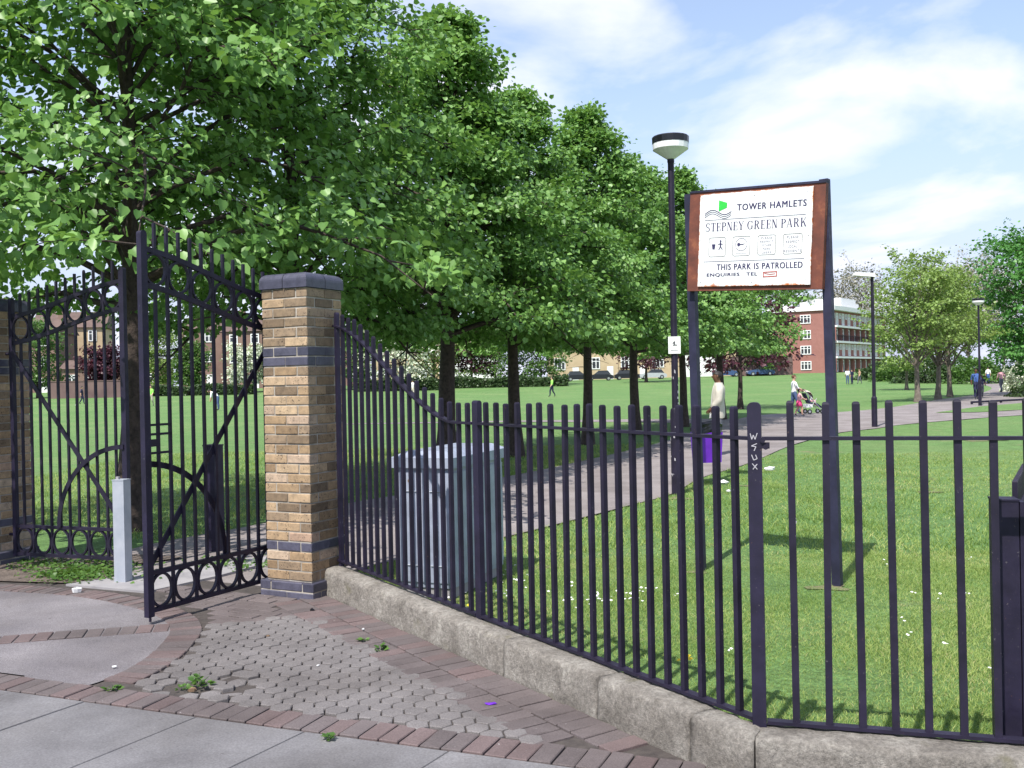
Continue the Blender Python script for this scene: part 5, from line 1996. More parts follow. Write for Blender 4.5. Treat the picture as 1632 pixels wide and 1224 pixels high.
MG = frame_mat(-gx * GW, gx)                         # gable: x 0..GW, y into the building
MF = frame_mat(Vector((0, 0, 0)), fx)                # front: x 0..FW
wallm = MB()
wallm.box((0, 0, -1.5), (GW, FW, FH), M=MG)
wallm.build('wall', 'far_brick', flats)
rfm = MB().box((-.35, -.35, FH), (GW + .9, FW + .35, FH + .75), M=MG).build('roof', 'white_paint', flats)
for x0, y0, sx_, sy_, hh, px_ in ((2.2, 1, 1.3, 1.3, 1.5, 0), (5.2, 1.2, 1.3, 1.2, 0.9, 0), (7.6, 2, 1.5, 1.5, .8, 0), (2.0, 14, 6.5, 9, 2.3, 0), (2.0, 25, 5.0, 5.0, 1.9, 0)):
    MB().box((x0, y0, FH + .75), (x0 + sx_, y0 + sy_, FH + .75 + hh), M=MG).build('roof_box', 'white_paint', rfm)
for lv in range(4):
    window(flats, MG, GW * .60, .55 + lv * 2.72, 1.9, 1.55, depth=.12)
for lv in range(4):
    z0 = lv * 2.72
    if lv in (1, 3):                                 # brick storeys with tall windows
        for q in range(9):
            x = 2.2 + q * 3.4
            window(flats, MF, x + 1.15, z0 + .25, 1.3, 2.1, glass='curtain', depth=.12)
            window(flats, MF, x - .5, z0 + 1.35, .95, .95, depth=.12)
    else:                                            # shaded balcony storeys
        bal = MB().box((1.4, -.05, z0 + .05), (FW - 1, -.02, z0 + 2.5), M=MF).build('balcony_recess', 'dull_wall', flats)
        for q in range(9):
            x = 2.2 + q * 3.4
            window(flats, MF, x + .4, z0 + .15, 1.5, 2.1, depth=.14)
            MB().box((x - 1.3, -.65, z0 + .12), (x - 1.15, -.05, z0 + 2.5), M=MF).build('balcony_partition', 'far_brick', flats)
        if lv == 2:
            rl_ = MB()
            for q in range(60):
                x = 1.5 + q * .53
                rl_.box((x, -.72, z0 + .12), (x + .06, -.66, z0 + 1.05), M=MF)
            rl_.box((1.4, -.74, z0 + 1.05), (FW - 1, -.64, z0 + 1.12), M=MF)
            rl_.build('balcony_railing', 'iron', flats)
    if lv > 0:
        MB().box((1.4, -.75, z0 - .22), (FW - 1, .05, z0 + .12), M=MF).build('balcony_slab', 'white_paint', flats)


# ================================================================== parked cars
def car(label, loc, rz, paint, L=4.1, Hc=1.45):
    root = thing('parked_car', label, 'car', loc, rz, 'cars parked beyond the field')
    W = 1.66
    prof = [(-L / 2, .38), (-L / 2 + .05, .72), (-L / 2 + .35, .86), (-L * .30, .92), (L * .20, .94), (L / 2 - .15, .78), (L / 2, .62), (L / 2, .34), (L / 2 - .3, .24), (-L / 2 + .2, .24)]
    b_ = MB()
    for s_ in (-1, 1):
        pts = [(x, s_ * W / 2, z) for x, z in prof]
        b_.poly(pts if s_ > 0 else pts[::-1])
    for i in range(len(prof)):
        a, c_ = prof[i], prof[(i + 1) % len(prof)]
        b_.poly([(a[0], -W / 2, a[1]), (c_[0], -W / 2, c_[1]), (c_[0], W / 2, c_[1]), (a[0], W / 2, a[1])])
    b_.build('body', paint, root)
    cab_ = MB()
    lo = [(-L * .40, .90), (L * .22, .93)]
    hi = [(-L * .30, Hc), (L * .05, Hc)]
    w2 = W / 2 - .18
    P = [(lo[0][0], -W / 2 + .03, lo[0][1]), (lo[1][0], -W / 2 + .03, lo[1][1]), (lo[1][0], W / 2 - .03, lo[1][1]), (lo[0][0], W / 2 - .03, lo[0][1])]
    Q = [(hi[0][0], -w2, Hc), (hi[1][0], -w2, Hc), (hi[1][0], w2, Hc), (hi[0][0], w2, Hc)]
    for i in range(4):
        j = (i + 1) % 4
        cab_.poly([P[i], P[j], Q[j], Q[i]])
    cab_.build('windows', 'car_glass', root)
    MB().box((hi[0][0] - .03, -w2 - .02, Hc - .01), (hi[1][0] + .03, w2 + .02, Hc + .04)).build('roof', paint, root)
    for sx_ in (-1, 1):
        for sy_ in (-1, 1):
            y0 = sy_ * (W / 2 - .09)
            wh = MB().tube([(sx_ * L * .31, y0 - .1, .31), (sx_ * L * .31, y0 + .1, .31)], .31, 14).build('wheel', 'rubber', root)
            MB().tube([(sx_ * L * .31, y0 - .11, .31), (sx_ * L * .31, y0 + .11, .31)], .18, 10).build('rim', 'aluminium', wh)
    for sy_ in (-1, 1):
        MB().box((L / 2 - .06, sy_ * .6 - .15, .56), (L / 2 + .02, sy_ * .6 + .15, .70)).build('headlight', 'lamp_white', root)
    return root


for px, dep, paint, rz, lab in ((922, 146, 'car_paint_dark', .05, 'dark car parked beyond the field, left of the second lime trunk from the lamp'), (956, 146, 'car_paint_dark', 3.1, 'dark car parked beyond the field just right of that trunk'),
                                (1000, 147, 'car_paint_dark', .0, 'long dark car parked left of the third lime trunk'), (1040, 147, 'car_paint_silver', 3.2, 'grey car parked between the third lime trunk and the tall lamp'),
                                (1158, 148, 'car_paint_blue', .05, 'blue car parked beyond the field behind the standing man'), (1212, 149, 'car_paint_blue', 3.1, 'bright blue car parked before the brown wall by the flats')):
    car(lab, GX(px, dep), rz, paint)

# ================================================================== people
def limb(mb, pts, radii, sides=8, mi=0):
    mb.sweep(pts, [(math.cos(2 * math.pi * q / sides), math.sin(2 * math.pi * q / sides)) for q in range(sides)], up=(0.3, 0.2, 0.9), radii=radii, mi=mi)


def skin_body(J, E, rad, levels=2):
    me = bpy.data.meshes.new('body')
    me.from_pydata([tuple(p) for p in J], E, [])
    o = bpy.data.objects.new('body_tmp', me)
    COL.objects.link(o)
    md = o.modifiers.new('Skin', 'SKIN')
    md.branch_smoothing = 0.6
    md.use_smooth_shade = True
    for i, sv in enumerate(me.skin_vertices[0].data):
        r = rad[i]
        sv.radius = r if isinstance(r, tuple) else (r, r)
        sv.use_root = (i == 0)
    sb_ = o.modifiers.new('Sub', 'SUBSURF')
    sb_.levels = levels
    sb_.render_levels = levels
    bpy.context.view_layer.update()
    dg = bpy.context.evaluated_depsgraph_get()
    out = bpy.data.meshes.new_from_object(o.evaluated_get(dg))
    bpy.data.objects.remove(o)
    return out


def person(label, loc, heading, H, cols, pose='stand', hair='hair_dark', skin='skin_pale', group=None, fine=False, long_hair=False, jacket=None, skirt=None, hat=None, bare_legs=False, levels=2):
    """cols = (top, bottom, shoe). heading: world direction faced, degrees from +X"""
    root = thing('person', label, 'person', loc, R_(heading) - math.pi / 2, group)
    # local: +Y forward, +X the person's right, Z up, fractions of the height
    lean = 0.0
    pelv = [0, 0, .525]
    sp_ = dict(spine=(0, .004, .62), chest=(0, .0, .735), neck=(0, -.006, .83), n2=(0, .004, .868), h1=(0, .012, .895), h2=(0, .010, .935), h3=(0, .004, .975))
    legs = {1: [(.048, 0, .50), (.052, .012, .285), (.054, -.008, .05), (.058, .075, .018)], -1: [(-.048, 0, .50), (-.052, .012, .285), (-.054, -.008, .05), (-.058, .075, .018)]}
    arms = {1: [(.098, -.006, .805), (.128, -.022, .640), (.132, .018, .495), (.130, .035, .440)], -1: [(-.098, -.006, .805), (-.128, -.022, .640), (-.132, .018, .495), (-.130, .035, .440)]}
    if pose in ('walk', 'push'):
        legs[1] = [(.046, .01, .50), (.05, .085, .29), (.05, .10, .05), (.05, .185, .025)]
        legs[-1] = [(-.046, -.01, .50), (-.05, -.02, .28), (-.05, -.14, .075), (-.05, -.075, .02)]
        arms[1] = [(.098, -.006, .805), (.125, -.06, .655), (.128, -.05, .505), (.126, -.03, .45)]
        arms[-1] = [(-.098, -.006, .805), (-.125, .03, .65), (-.12, .12, .53), (-.118, .155, .50)]
    if pose == 'push':
        for s_ in (1, -1):
            arms[s_] = [(s_ * .098, .0, .80), (s_ * .125, .045, .66), (s_ * .09, .19, .60), (s_ * .085, .245, .60)]
    if pose == 'bend':
        sp_ = dict(spine=(0, .05, .60), chest=(0, .16, .66), neck=(0, .25, .70), n2=(0, .28, .715), h1=(0, .31, .715), h2=(0, .34, .72), h3=(0, .375, .735))
        for s_ in (1, -1):
            arms[s_] = [(s_ * .098, .22, .68), (s_ * .11, .24, .52), (s_ * .09, .27, .38), (s_ * .085, .28, .33)]
    if pose == 'sit':
        dz = .25
        pelv = [0, 0, .525 - dz]
        sp_ = {k: (v[0], v[1] - .02, v[2] - dz) for k, v in sp_.items()}
        for s_ in (1, -1):
            legs[s_] = [(s_ * .048, .02, .505 - dz), (s_ * .055, .23, .29), (s_ * .055, .225, .05), (s_ * .058, .30, .018)]
            arms[s_] = [(s_ * .098, -.02, .80 - dz), (s_ * .125, .02, .65 - dz), (s_ * .08, .14, .58 - dz), (s_ * .06, .18, .57 - dz)]
    if pose == 'hand':                                # standing, near forearm raised across the front
        arms[-1] = [(-.098, -.006, .805), (-.130, -.010, .650), (-.110, .085, .545), (-.100, .115, .515)]
    J, rad, E, tag_ = [], [], [], []

    def add(p, r, prev, tg):
        J.append(Vector(p) * H)
        rad.append(tuple(x * H for x in r) if isinstance(r, tuple) else r * H)
        tag_.append(tg)
        if prev is not None:
            E.append((prev, len(J) - 1))
        return len(J) - 1
    i0 = add(pelv, (.088, .068), None, 'b')
    i1 = add(sp_['spine'], (.082, .060), i0, 't')
    i2 = add(sp_['chest'], (.098, .066), i1, 't')
    i3 = add(sp_['neck'], (.040, .038), i2, 't')
    i4 = add(sp_['n2'], (.032, .034), i3, 's')
    i5 = add(sp_['h1'], (.046, .047), i4, 's')
    i6 = add(sp_['h2'], (.054, .055), i5, 's')
    add(sp_['h3'], (.041, .042), i6, 's')
    for s_ in (1, -1):
        L_ = legs[s_]
        a = add(L_[0], .060, i0, 'b')
        a = add(tuple((Vector(L_[0]) * .5 + Vector(L_[1]) * .5)), .052, a, 'b' if not bare_legs else 's')
        a = add(L_[1], .040, a, 'b' if not bare_legs else 's')
        a = add(tuple(Vector(L_[1]) * .6 + Vector(L_[2]) * .4 + Vector((0, -.012, 0))), .038, a, 'b' if not bare_legs else 's')
        a = add(L_[2], .026, a, 'b' if not bare_legs else 's')
        add(L_[3], (.024, .018), a, 'f')
        A_ = arms[s_]
        a = add(A_[0], .042, i2, 't')
        a = add(A_[1], .031, a, 't' if not fine or jacket else 't')
        a = add(A_[2], .022, a, 's')
        add(A_[3], (.024, .012), a, 's')
    me = skin_body(J, E, rad, levels)
    mats = {'s': 0, 't': 1, 'b': 2, 'f': 3}
    me.materials.clear()
    for mm in (skin, cols[0], cols[1], cols[2]):
        me.materials.append(MATS[mm])
    JA = np.array([tuple(j) for j in J])
    cent = np.zeros(len(me.polygons) * 3, np.float32)
    me.polygons.foreach_get('center', cent)
    cent = cent.reshape(-1, 3)
    segA = np.array([JA[a] for a, b2 in E])
    segB = np.array([JA[b2] for a, b2 in E])
    tg = [tag_[b2] for a, b2 in E]
    d_ = segB - segA
    tpar = np.clip(((cent[:, None] - segA[None]) * d_[None]).sum(-1) / (d_ ** 2).sum(-1)[None], 0, 1)
    dist = np.linalg.norm(cent[:, None] - (segA[None] + tpar[..., None] * d_[None]), axis=-1)
    best = dist.argmin(1)
    mi = []
    for k_, b_ in enumerate(best):
        t_ = tg[b_]
        z = cent[k_, 2] / H
        if t_ == 's' and tag_[E[b_][0]] == 't' and E[b_][0] != i3:      # forearm: sleeve half way
            t_ = 't' if (tpar[k_, b_] < (.9 if jacket else .25)) else 's'
        if t_ == 't' and b_ == 0 and tpar[k_, b_] < .35:
            t_ = 'b'
        if t_ == 'f' and tpar[k_, b_] < 0.05:
            t_ = 'f'
        mi.append(mats[t_])
    me.polygons.foreach_set('material_index', mi)
    me.update()
    # hands and face are part of the body mesh
    if fine:
        bm = bmesh.new()
        bm.from_mesh(me)
        ex = MB()
        for s_ in (1, -1):
            w, hnd = Vector(arms[s_][2]) * H, Vector(arms[s_][3]) * H
            fd = (hnd - w).normalized()
            sd = Vector((1, 0, 0)) if abs(fd.x) < .8 else Vector((0, 1, 0))
            ac = fd.cross(sd).normalized()
            for q in range(4):
                o_ = ac * ((q - 1.5) * .0105 * H)
                ln = (.040, .047, .044, .034)[q] * H
                b0 = w + (hnd - w) * .85 + o_
                limb(ex, [b0, b0 + fd * ln * .55 + Vector((-s_ * .004 * H, 0, 0)), b0 + fd * ln + Vector((-s_ * .012 * H, 0, -.004 * H))], [.0058 * H, .0052 * H, .0035 * H], 6)
            b0 = w + (hnd - w) * .45 + ac * (.014 * H)
            limb(ex, [b0, b0 + (ac * .7 + fd * .7) * .020 * H, b0 + (ac * .6 + fd) * .032 * H], [.0065 * H, .006 * H, .004 * H], 6)
        h2 = Vector(sp_['h2']) * H
        fwd = Vector((0, 1, 0))
        ex.ball(h2 + Vector((0, .050 * H, -.012 * H)), (.008 * H, .013 * H, .015 * H), seg=8, rings=5)
        for s_ in (1, -1):
            ex.ball(h2 + Vector((s_ * .049 * H, -.004 * H, -.008 * H)), (.006 * H, .012 * H, .018 * H), seg=8, rings=5)
            ex.ball(h2 + Vector((s_ * .019 * H, .044 * H, .0 * H)), (.006 * H, .005 * H, .004 * H), mi=3, seg=6, rings=4)
        ex.ball(h2 + Vector((0, .044 * H, -.034 * H)), (.013 * H, .007 * H, .004 * H), seg=8, rings=4)
        off = len(bm.verts)
        vs2 = [bm.verts.new(v) for v in ex.v]
        for f_, m_ in zip(ex.f, ex.mi):
            try:
                nf = bm.faces.new([vs2[q] for q in f_])
                nf.material_index = m_
                nf.smooth = True
            except ValueError:
                pass
        bm.to_mesh(me)
        bm.free()
    link('body', me, root)
    # hair: a shell over the back and crown
    h2 = Vector(sp_['h2']) * H
    hb = MB()
    seg, rg = 14, 8
    ii0 = len(hb.v)
    for j in range(rg + 1):
        th = j / rg * R_(118)
        for q in range(seg):
            a = 2 * math.pi * q / seg
            x, y, z = math.sin(th) * math.cos(a), math.sin(th) * math.sin(a), math.cos(th)
            if y > .25 and z < .35:
                y2 = .25
                z = max(z, .35)
                y = min(y, .82)
            zl = z * (.052 if z > 0 else (.055 if not long_hair else .12))
            hb.v.append(tuple(h2 + Vector((x * .0515 * H, (y * .063 - .006) * H, zl * H + .004 * H))))
    for j in range(rg):
        for q in range(seg):
            hb.f.append((ii0 + j * seg + q, ii0 + (j + 1) * seg + q, ii0 + (j + 1) * seg + (q + 1) % seg, ii0 + j * seg + (q + 1) % seg))
            hb.mi.append(0)
    hb.build('hair', hair if hat is None else hat, root, smooth=True)
    if jacket:
        jm = MB()
        seg_j = 20
        rows_j = [(.435, .104, .090, .012), (.47, .106, .092, .010), (.55, .100, .084, .006), (.63, .098, .078, .002), (.71, .108, .080, -.004), (.77, .114, .076, -.010), (.805, .100, .066, -.012), (.83, .066, .054, -.010), (.852, .048, .048, -.006)]
        for z, rx, ry, oy in rows_j:
            for q in range(seg_j):
                a = 2 * math.pi * q / seg_j
                wv_ = 1 + .035 * math.sin(5 * a + z * 30) * (1 if z < .7 else .3)
                jm.v.append((rx * wv_ * math.cos(a) * H, (ry * wv_ * math.sin(a) + oy) * H, (z + .006 * math.sin(3 * a) * (z < .5)) * H))
        for r_ in range(len(rows_j) - 1):
            for q in range(seg_j):
                a = 2 * math.pi * (q + .5) / seg_j
                front = math.sin(a) > .90 if rows_j[r_][0] > .5 else math.sin(a) > .80
                jm.f.append((r_ * seg_j + q, r_ * seg_j + (q + 1) % seg_j, (r_ + 1) * seg_j + (q + 1) % seg_j, (r_ + 1) * seg_j + q))
                jm.mi.append(1 if front else 0)
        for s_ in (1, -1):
            A_ = [Vector(p) * H for p in arms[s_]]
            limb(jm, [A_[0] + Vector((-s_ * .012 * H, 0, .006 * H)), A_[0] * .5 + A_[1] * .5, A_[1], A_[1] * .5 + A_[2] * .5, A_[1] * .08 + A_[2] * .92], [.050 * H, .048 * H, .044 * H, .039 * H, .033 * H], 12)
        mj = jm.mesh('jacket', [jacket, 'cloth_white'], True)
        jk = link('jacket', mj, root)
    if skirt:
        sk = MB().lathe([(.075 * H, .56 * H), (.095 * H, .50 * H), (.125 * H, .36 * H), (.12 * H, .355 * H), (.05 * H, .40 * H)], sides=14)
        sk.build('skirt', skirt, root, smooth=True)
    return root


def at(px, py):
    p = G(px, py)
    return (p.x, p.y, float(gh(p.x, p.y)) + 0.03)


person('man in a cream jacket and grey trousers standing on the path by the bin', at(1146, 726), 172, 1.74, ('cloth_white', 'cloth_grey', 'shoe'), 'hand', 'hair_dark', 'skin_dark', fine=True, jacket='cloth_cream')
wpos = at(1266, 661)
person('woman in a white top pushing a pushchair along the path', wpos, 4, 1.60, ('cloth_white', 'cloth_denim', 'shoe'), 'push', 'hair_brown', 'skin_pale', fine=True, long_hair=False)
gpos = at(1272, 664)
person('small girl in pink skirt walking beside the pushchair', (gpos[0] + .02, gpos[1] - .1, gpos[2]), 10, 1.06, ('cloth_palepink', 'cloth_pink', 'shoe'), 'push', 'hair_dark', 'skin_pale', fine=True, long_hair=True, skirt='cloth_pink', bare_legs=True)
for px, py, H_, hd_, pose, cols, lab, sk, hr in (
        (241, 648, 1.72, 260, 'walk', ('cloth_lime', 'cloth_beige', 'shoe'), 'distant person in a light green top seen through the open gate leaf', 'skin_pale', 'hair_dark'),
        (348, 655, 1.72, 190, 'bend', ('cloth_white', 'cloth_denim', 'shoe'), 'distant person in white stooping on the grass behind the gate brace', 'skin_pale', 'hair_dark'),
        (131, 645, 1.70, 20, 'walk', ('cloth_navy', 'cloth_navy', 'shoe'), 'distant person in dark clothes kicking a white ball', 'skin_pale', 'hair_dark'),
        (658, 636, 1.74, 80, 'stand', ('cloth_white', 'cloth_beige', 'shoe'), 'distant person in white with back turned, left of the forked trunk', 'skin_pale', 'hair_dark'),
        (880, 633, 1.76, 200, 'walk', ('cloth_lime', 'cloth_navy', 'shoe'), 'distant person in a green vest crossing the field between lime trunks', 'skin_pale', 'hair_dark'),
        (1351, 613, 1.74, 250, 'stand', ('cloth_white', 'cloth_denim', 'shoe'), 'distant person in white on the lawn before the flats', 'skin_dark', 'hair_dark'),
        (1358, 613, 1.66, 120, 'stand', ('cloth_navy', 'cloth_navy', 'shoe'), 'distant person in navy standing close beside the one in white', 'skin_pale', 'hair_dark'),
        (1370, 612, 1.60, 200, 'walk', ('cloth_tan', 'cloth_grey', 'shoe'), 'distant person in tan left of the flat-headed lamp post', 'skin_pale', 'hair_brown'),
        (1440, 608, 1.74, 10, 'stand', ('cloth_navy', 'cloth_navy', 'shoe'), 'distant person in black left of the first spring-green trunk', 'skin_pale', 'hair_dark'),
        (1476, 606, 1.70, 270, 'stand', ('cloth_white', 'cloth_grey', 'shoe'), 'distant person in white between spring-green trunks, left one', 'skin_pale', 'hair_dark'),
        (1489, 606, 1.70, 250, 'stand', ('cloth_beige', 'cloth_white', 'shoe'), 'distant person in pale clothes by the second spring-green trunk', 'skin_pale', 'hair_brown'),
        (1510, 605.5, 1.66, 280, 'stand', ('cloth_palepink', 'cloth_grey', 'shoe'), 'distant person in peach by the third spring-green trunk', 'skin_pale', 'hair_brown'),
        (1556, 637, 1.74, 255, 'walk', ('cloth_blue', 'cloth_navy', 'shoe'), 'walker in blue just left of the distant drum-head lamp', 'skin_dark', 'hair_dark'),
        (1565, 634, 1.35, 255, 'walk', ('cloth_navy', 'cloth_grey', 'shoe'), 'smaller walker in dark clothes just right of the distant lamp', 'skin_dark', 'hair_dark'),
        (1596, 626, 1.74, 95, 'walk', ('cloth_palepink', 'cloth_grey', 'shoe'), 'walker in a pink shirt going away on the far path', 'skin_pale', 'hair_dark'),
        (1575, 612, 1.70, 80, 'stand', ('cloth_white', 'cloth_blue', 'shoe'), 'distant person in white beyond the walker in pink', 'skin_pale', 'hair_dark')):
    person(lab, at(px, py), hd_, H_, cols, pose, hr, sk, group='people in the park', levels=1)
bpos = at(122, 648)
MB().ball((0, 0, .11), .11, seg=14, rings=10).build('football', 'white_paint', None, True, loc=bpos, label='white football at the feet of the distant dark-clothed person', cat='ball')
bpos = at(629, 637)
MB().ball((0, 0, .14), .14, seg=14, rings=10).build('football', 'white_paint', None, True, loc=bpos, label='white football on the grass left of the forked lime trunk', cat='ball')

# pushchair with a child
pcp = Vector((wpos[0] + 0.62, wpos[1] - 0.02, wpos[2]))
pcr = thing('pushchair', 'pushchair with pale hood pushed by the woman in white', 'pushchair', pcp, 0.06)
for y in (-.24, .24):
    MB().tube([(-.30, y, .98), (.02, y, .58), (.42, y, .14)], .014, 6).build('frame', 'aluminium', pcr)
    MB().tube([(-.10, y, .16), (.12, y, .50), (.20, y, .62)], .013, 6).build('frame', 'aluminium', pcr)
MB().tube([(-.30, -.24, .98), (-.33, -.12, 1.0), (-.33, .12, 1.0), (-.30, .24, .98)], .017, 6).build('handle', 'black_plastic', pcr)
for x in (-.10, .42):
    for y in (-.26, .26):
        w_ = MB().tube([(x, y - .022, .095), (x, y + .022, .095)], .095, 14).build('wheel', 'rubber', pcr)
        MB().tube([(x, y - .026, .095), (x, y + .026, .095)], .05, 10).build('rim', 'aluminium', w_)
st = MB()
sprof = [(-.22, .84), (-.05, .46), (.26, .42), (.46, .26), (.46, .23), (.25, .38), (-.07, .42), (-.26, .83)]
for y in (-.19, .19):
    st.poly([(x, y, z) for x, z in (sprof if y < 0 else sprof[::-1])])
for i in range(len(sprof)):
    a, c_ = sprof[i], sprof[(i + 1) % len(sprof)]
    st.poly([(a[0], -.19, a[1]), (a[0], .19, a[1]), (c_[0], .19, c_[1]), (c_[0], -.19, c_[1])])
st.build('seat', 'cloth_navy', pcr)
hm = MB()
prevr = None
for i in range(7):
    a = R_(-25 + i * 20)
    rowv = [(-.17 + .27 * math.sin(a) * (1 - .10 * abs(y / .2) ** 2), y, .66 + .30 * math.cos(a) * (1 - .2 * abs(y / .2) ** 2)) for y in (-.21, -.15, -.05, .05, .15, .21)]
    if prevr:
        for q in range(5):
            hm.poly([prevr[q], prevr[q + 1], rowv[q + 1], rowv[q]])
    prevr = rowv
hm.build('hood', 'cloth_beige', pcr, True)
MB().box((-.20, -.17, .26), (.06, .17, .40)).build('basket', 'cloth_white', pcr)
person('toddler in pale clothes sitting in the pushchair', (pcp.x + .04, pcp.y, pcp.z + .30), 0, .78, ('cloth_white', 'cloth_palepink', 'cloth_white'), 'sit', 'hair_brown', 'skin_pale', levels=1)

# low black barrier at the right
pb0, pb1 = G(1548, 645), G(1640, 640)
bar_ = thing('low_barrier', 'low black metal barrier at the right edge in front of the dark shrub', 'barrier', (pb0.x, pb0.y, 0), math.atan2(pb1.y - pb0.y, pb1.x - pb0.x))
LB = (pb1 - pb0).length
MB().tube([(0, 0, .12), (LB, 0, .12)], .05, 8).build('rail', 'iron', bar_)
for x in (0.05, LB * .5, LB - .05):
    MB().box((x - .04, -.04, 0), (x + .04, .04, .16)).build('foot', 'iron', bar_)


# ================================================================== grass, weeds, flowers
def grass_patch(name, label, n, xr, yr, hgt, wid, seed, keep, power=1.0):
    rs = np.random.RandomState(seed)
    x = rs.uniform(*xr, n)
    y = yr[0] + (yr[1] - yr[0]) * rs.uniform(0, 1, n) ** power
    k_ = keep(x, y)
    clump = 0.5 + 0.5 * np.sin(x * 3.1 + 1.7 * np.sin(y * 2.3)) * np.sin(y * 2.7 + 1.3 * np.sin(x * 1.9))
    k_ &= rs.uniform(0, 1, n) < 0.6 + 0.5 * clump
    x, y, clump = x[k_], y[k_], clump[k_]
    n = len(x)
    h = hgt * rs.uniform(.45, 1.25, n) * (0.65 + 0.6 * clump)
    w = wid * rs.uniform(.7, 1.3, n)
    a = rs.uniform(0, 2 * np.pi, n)
    ln = rs.uniform(.4, 1.7, n) * h
    b_ = rs.uniform(0, 2 * np.pi, n)
    z = gh(x, y) - 0.004
    sx_, sy_ = np.cos(a) * w, np.sin(a) * w
    dx_, dy_ = np.cos(b_) * ln, np.sin(b_) * ln
    V_ = np.empty((n, 5, 3))
    V_[:, 0] = np.stack([x - sx_, y - sy_, z], 1)
    V_[:, 1] = np.stack([x + sx_, y + sy_, z], 1)
    V_[:, 2] = np.stack([x + sx_ * .7 + dx_ * .35, y + sy_ * .7 + dy_ * .35, z + h * .62], 1)
    V_[:, 3] = np.stack([x - sx_ * .7 + dx_ * .35, y - sy_ * .7 + dy_ * .35, z + h * .62], 1)
    V_[:, 4] = np.stack([x + dx_, y + dy_, z + h], 1)
    i = np.arange(n)[:, None] * 5
    F3 = np.concatenate([i + np.array([[0, 1, 2]]), i + np.array([[0, 2, 3]]), i + np.array([[3, 2, 4]])])
    patch = np.sin(x * 1.1 + 2 * np.sin(y * .8)) * np.sin(y * 1.3 + 1.5 * np.sin(x * .7 + 1)) + .5 * np.sin(x * 3.7 + y * 2.1)
    tone = np.repeat(np.clip(rs.normal(.45, .24, n) - .22 * (clump - .5) + .20 * patch, 0, 1), 5)
    return link(name, npmesh(name, V_.reshape(-1, 3), F3, 'blade', tone), None, kind='stuff', label=label, cat='grass')


def inside_park(x, y, off=0.04):
    a = (x - fence_pt(0).x) * FNRM.x + (y - fence_pt(0).y) * FNRM.y
    b_ = (x - CORNER.x) * F2NRM.x + (y - CORNER.y) * F2NRM.y
    return (a < -off) & (b_ < -off)


BARE = [(G(1322, 938), .16), (G(1112, 913), .09), (G(1478, 785), .16), (G(1083, 795), .2), (G(1190, 775), .12), (G(1560, 702), .5)]


def keep_lawn(x, y):
    k_ = inside_park(x, y) & ~in_poly(x, y, PATH2D)
    for c_, r in BARE:
        dd = np.hypot((x - c_.x), (y - c_.y) * .8)
        k_ &= (dd > r * (.75 + .5 * np.sin(x * 31 + y * 17) * np.sin(y * 41))) | (np.sin(x * 913.7 + y * 517.3) > .45)
    lx, ly = (x - cc.x) * cdir.x + (y - cc.y) * cdir.y, (x - cc.x) * cleft.x + (y - cc.y) * cleft.y
    k_ &= ~((lx > -.03) & (lx < CDp + .03) & (ly > -.03) & (ly < CWd + .03))
    return k_


grass_patch('grass', 'short mown grass close behind the railings', 330000, (-1.6, 4.6), (3.6, 9.0), .027, .0019, 1, keep_lawn)
grass_patch('grass', 'mown grass around the path and sign', 120000, (-1.5, 11), (9.0, 20), .034, .0042, 2, keep_lawn, 1.2)
grass_patch('grass', 'shaded grass under the lime trees', 90000, (-9, 4), (9.3, 24), .06, .0045, 3, lambda x, y: ~in_poly(x, y, PATH2D) & (y > 10.6 - .45 * (x + 4)))
grass_patch('grass', 'longer grass tufts along the foot of the railings', 9000, (-1.6, 4.0), (3.5, 8.2), .085, .0025, 4,
            lambda x, y: inside_park(x, y, .03) & ~inside_park(x, y, .16))


for c_, r in BARE:
    rs_ = random.Random(int(c_.x * 100))
    pts = []
    for q in range(26):
        a_ = 2 * math.pi * q / 26
        rr_ = r * (.75 + .25 * math.sin(3 * a_ + c_.x * 7) + rs_.uniform(-.16, .16))
        pts.append((c_.x + math.cos(a_) * rr_ * 1.25, c_.y + math.sin(a_) * rr_))
    sheet('bare_soil', pts, 'worn_soil', 0.010, kind='structure')


def flowers(name, label, pts, mat, r, z):
    mb = MB()
    r5 = random.Random(len(pts))
    for p in pts:
        c_ = Vector((p.x, p.y, z + r5.uniform(-.01, .01)))
        tl, ta = r5.uniform(0, .5), r5.uniform(0, 6.28)
        n_ = Vector((math.cos(ta) * tl, math.sin(ta) * tl - .25, 1)).normalized()
        a_ = n_.orthogonal().normalized()
        b_ = n_.cross(a_)
        rr = r * r5.uniform(.7, 1.25)
        mb.poly([c_ + (a_ * math.cos(q * math.pi / 4) + b_ * math.sin(q * math.pi / 4)) * rr * (1 if q % 2 else .78) for q in range(8)])
        mb.poly([c_ - n_ * .004 + (a_ * math.cos(q * math.pi / 2) + b_ * math.sin(q * math.pi / 2)) * .0015 for q in range(4)] )
    return mb.build(name, mat, None, kind='stuff', label=label, cat='flowers')


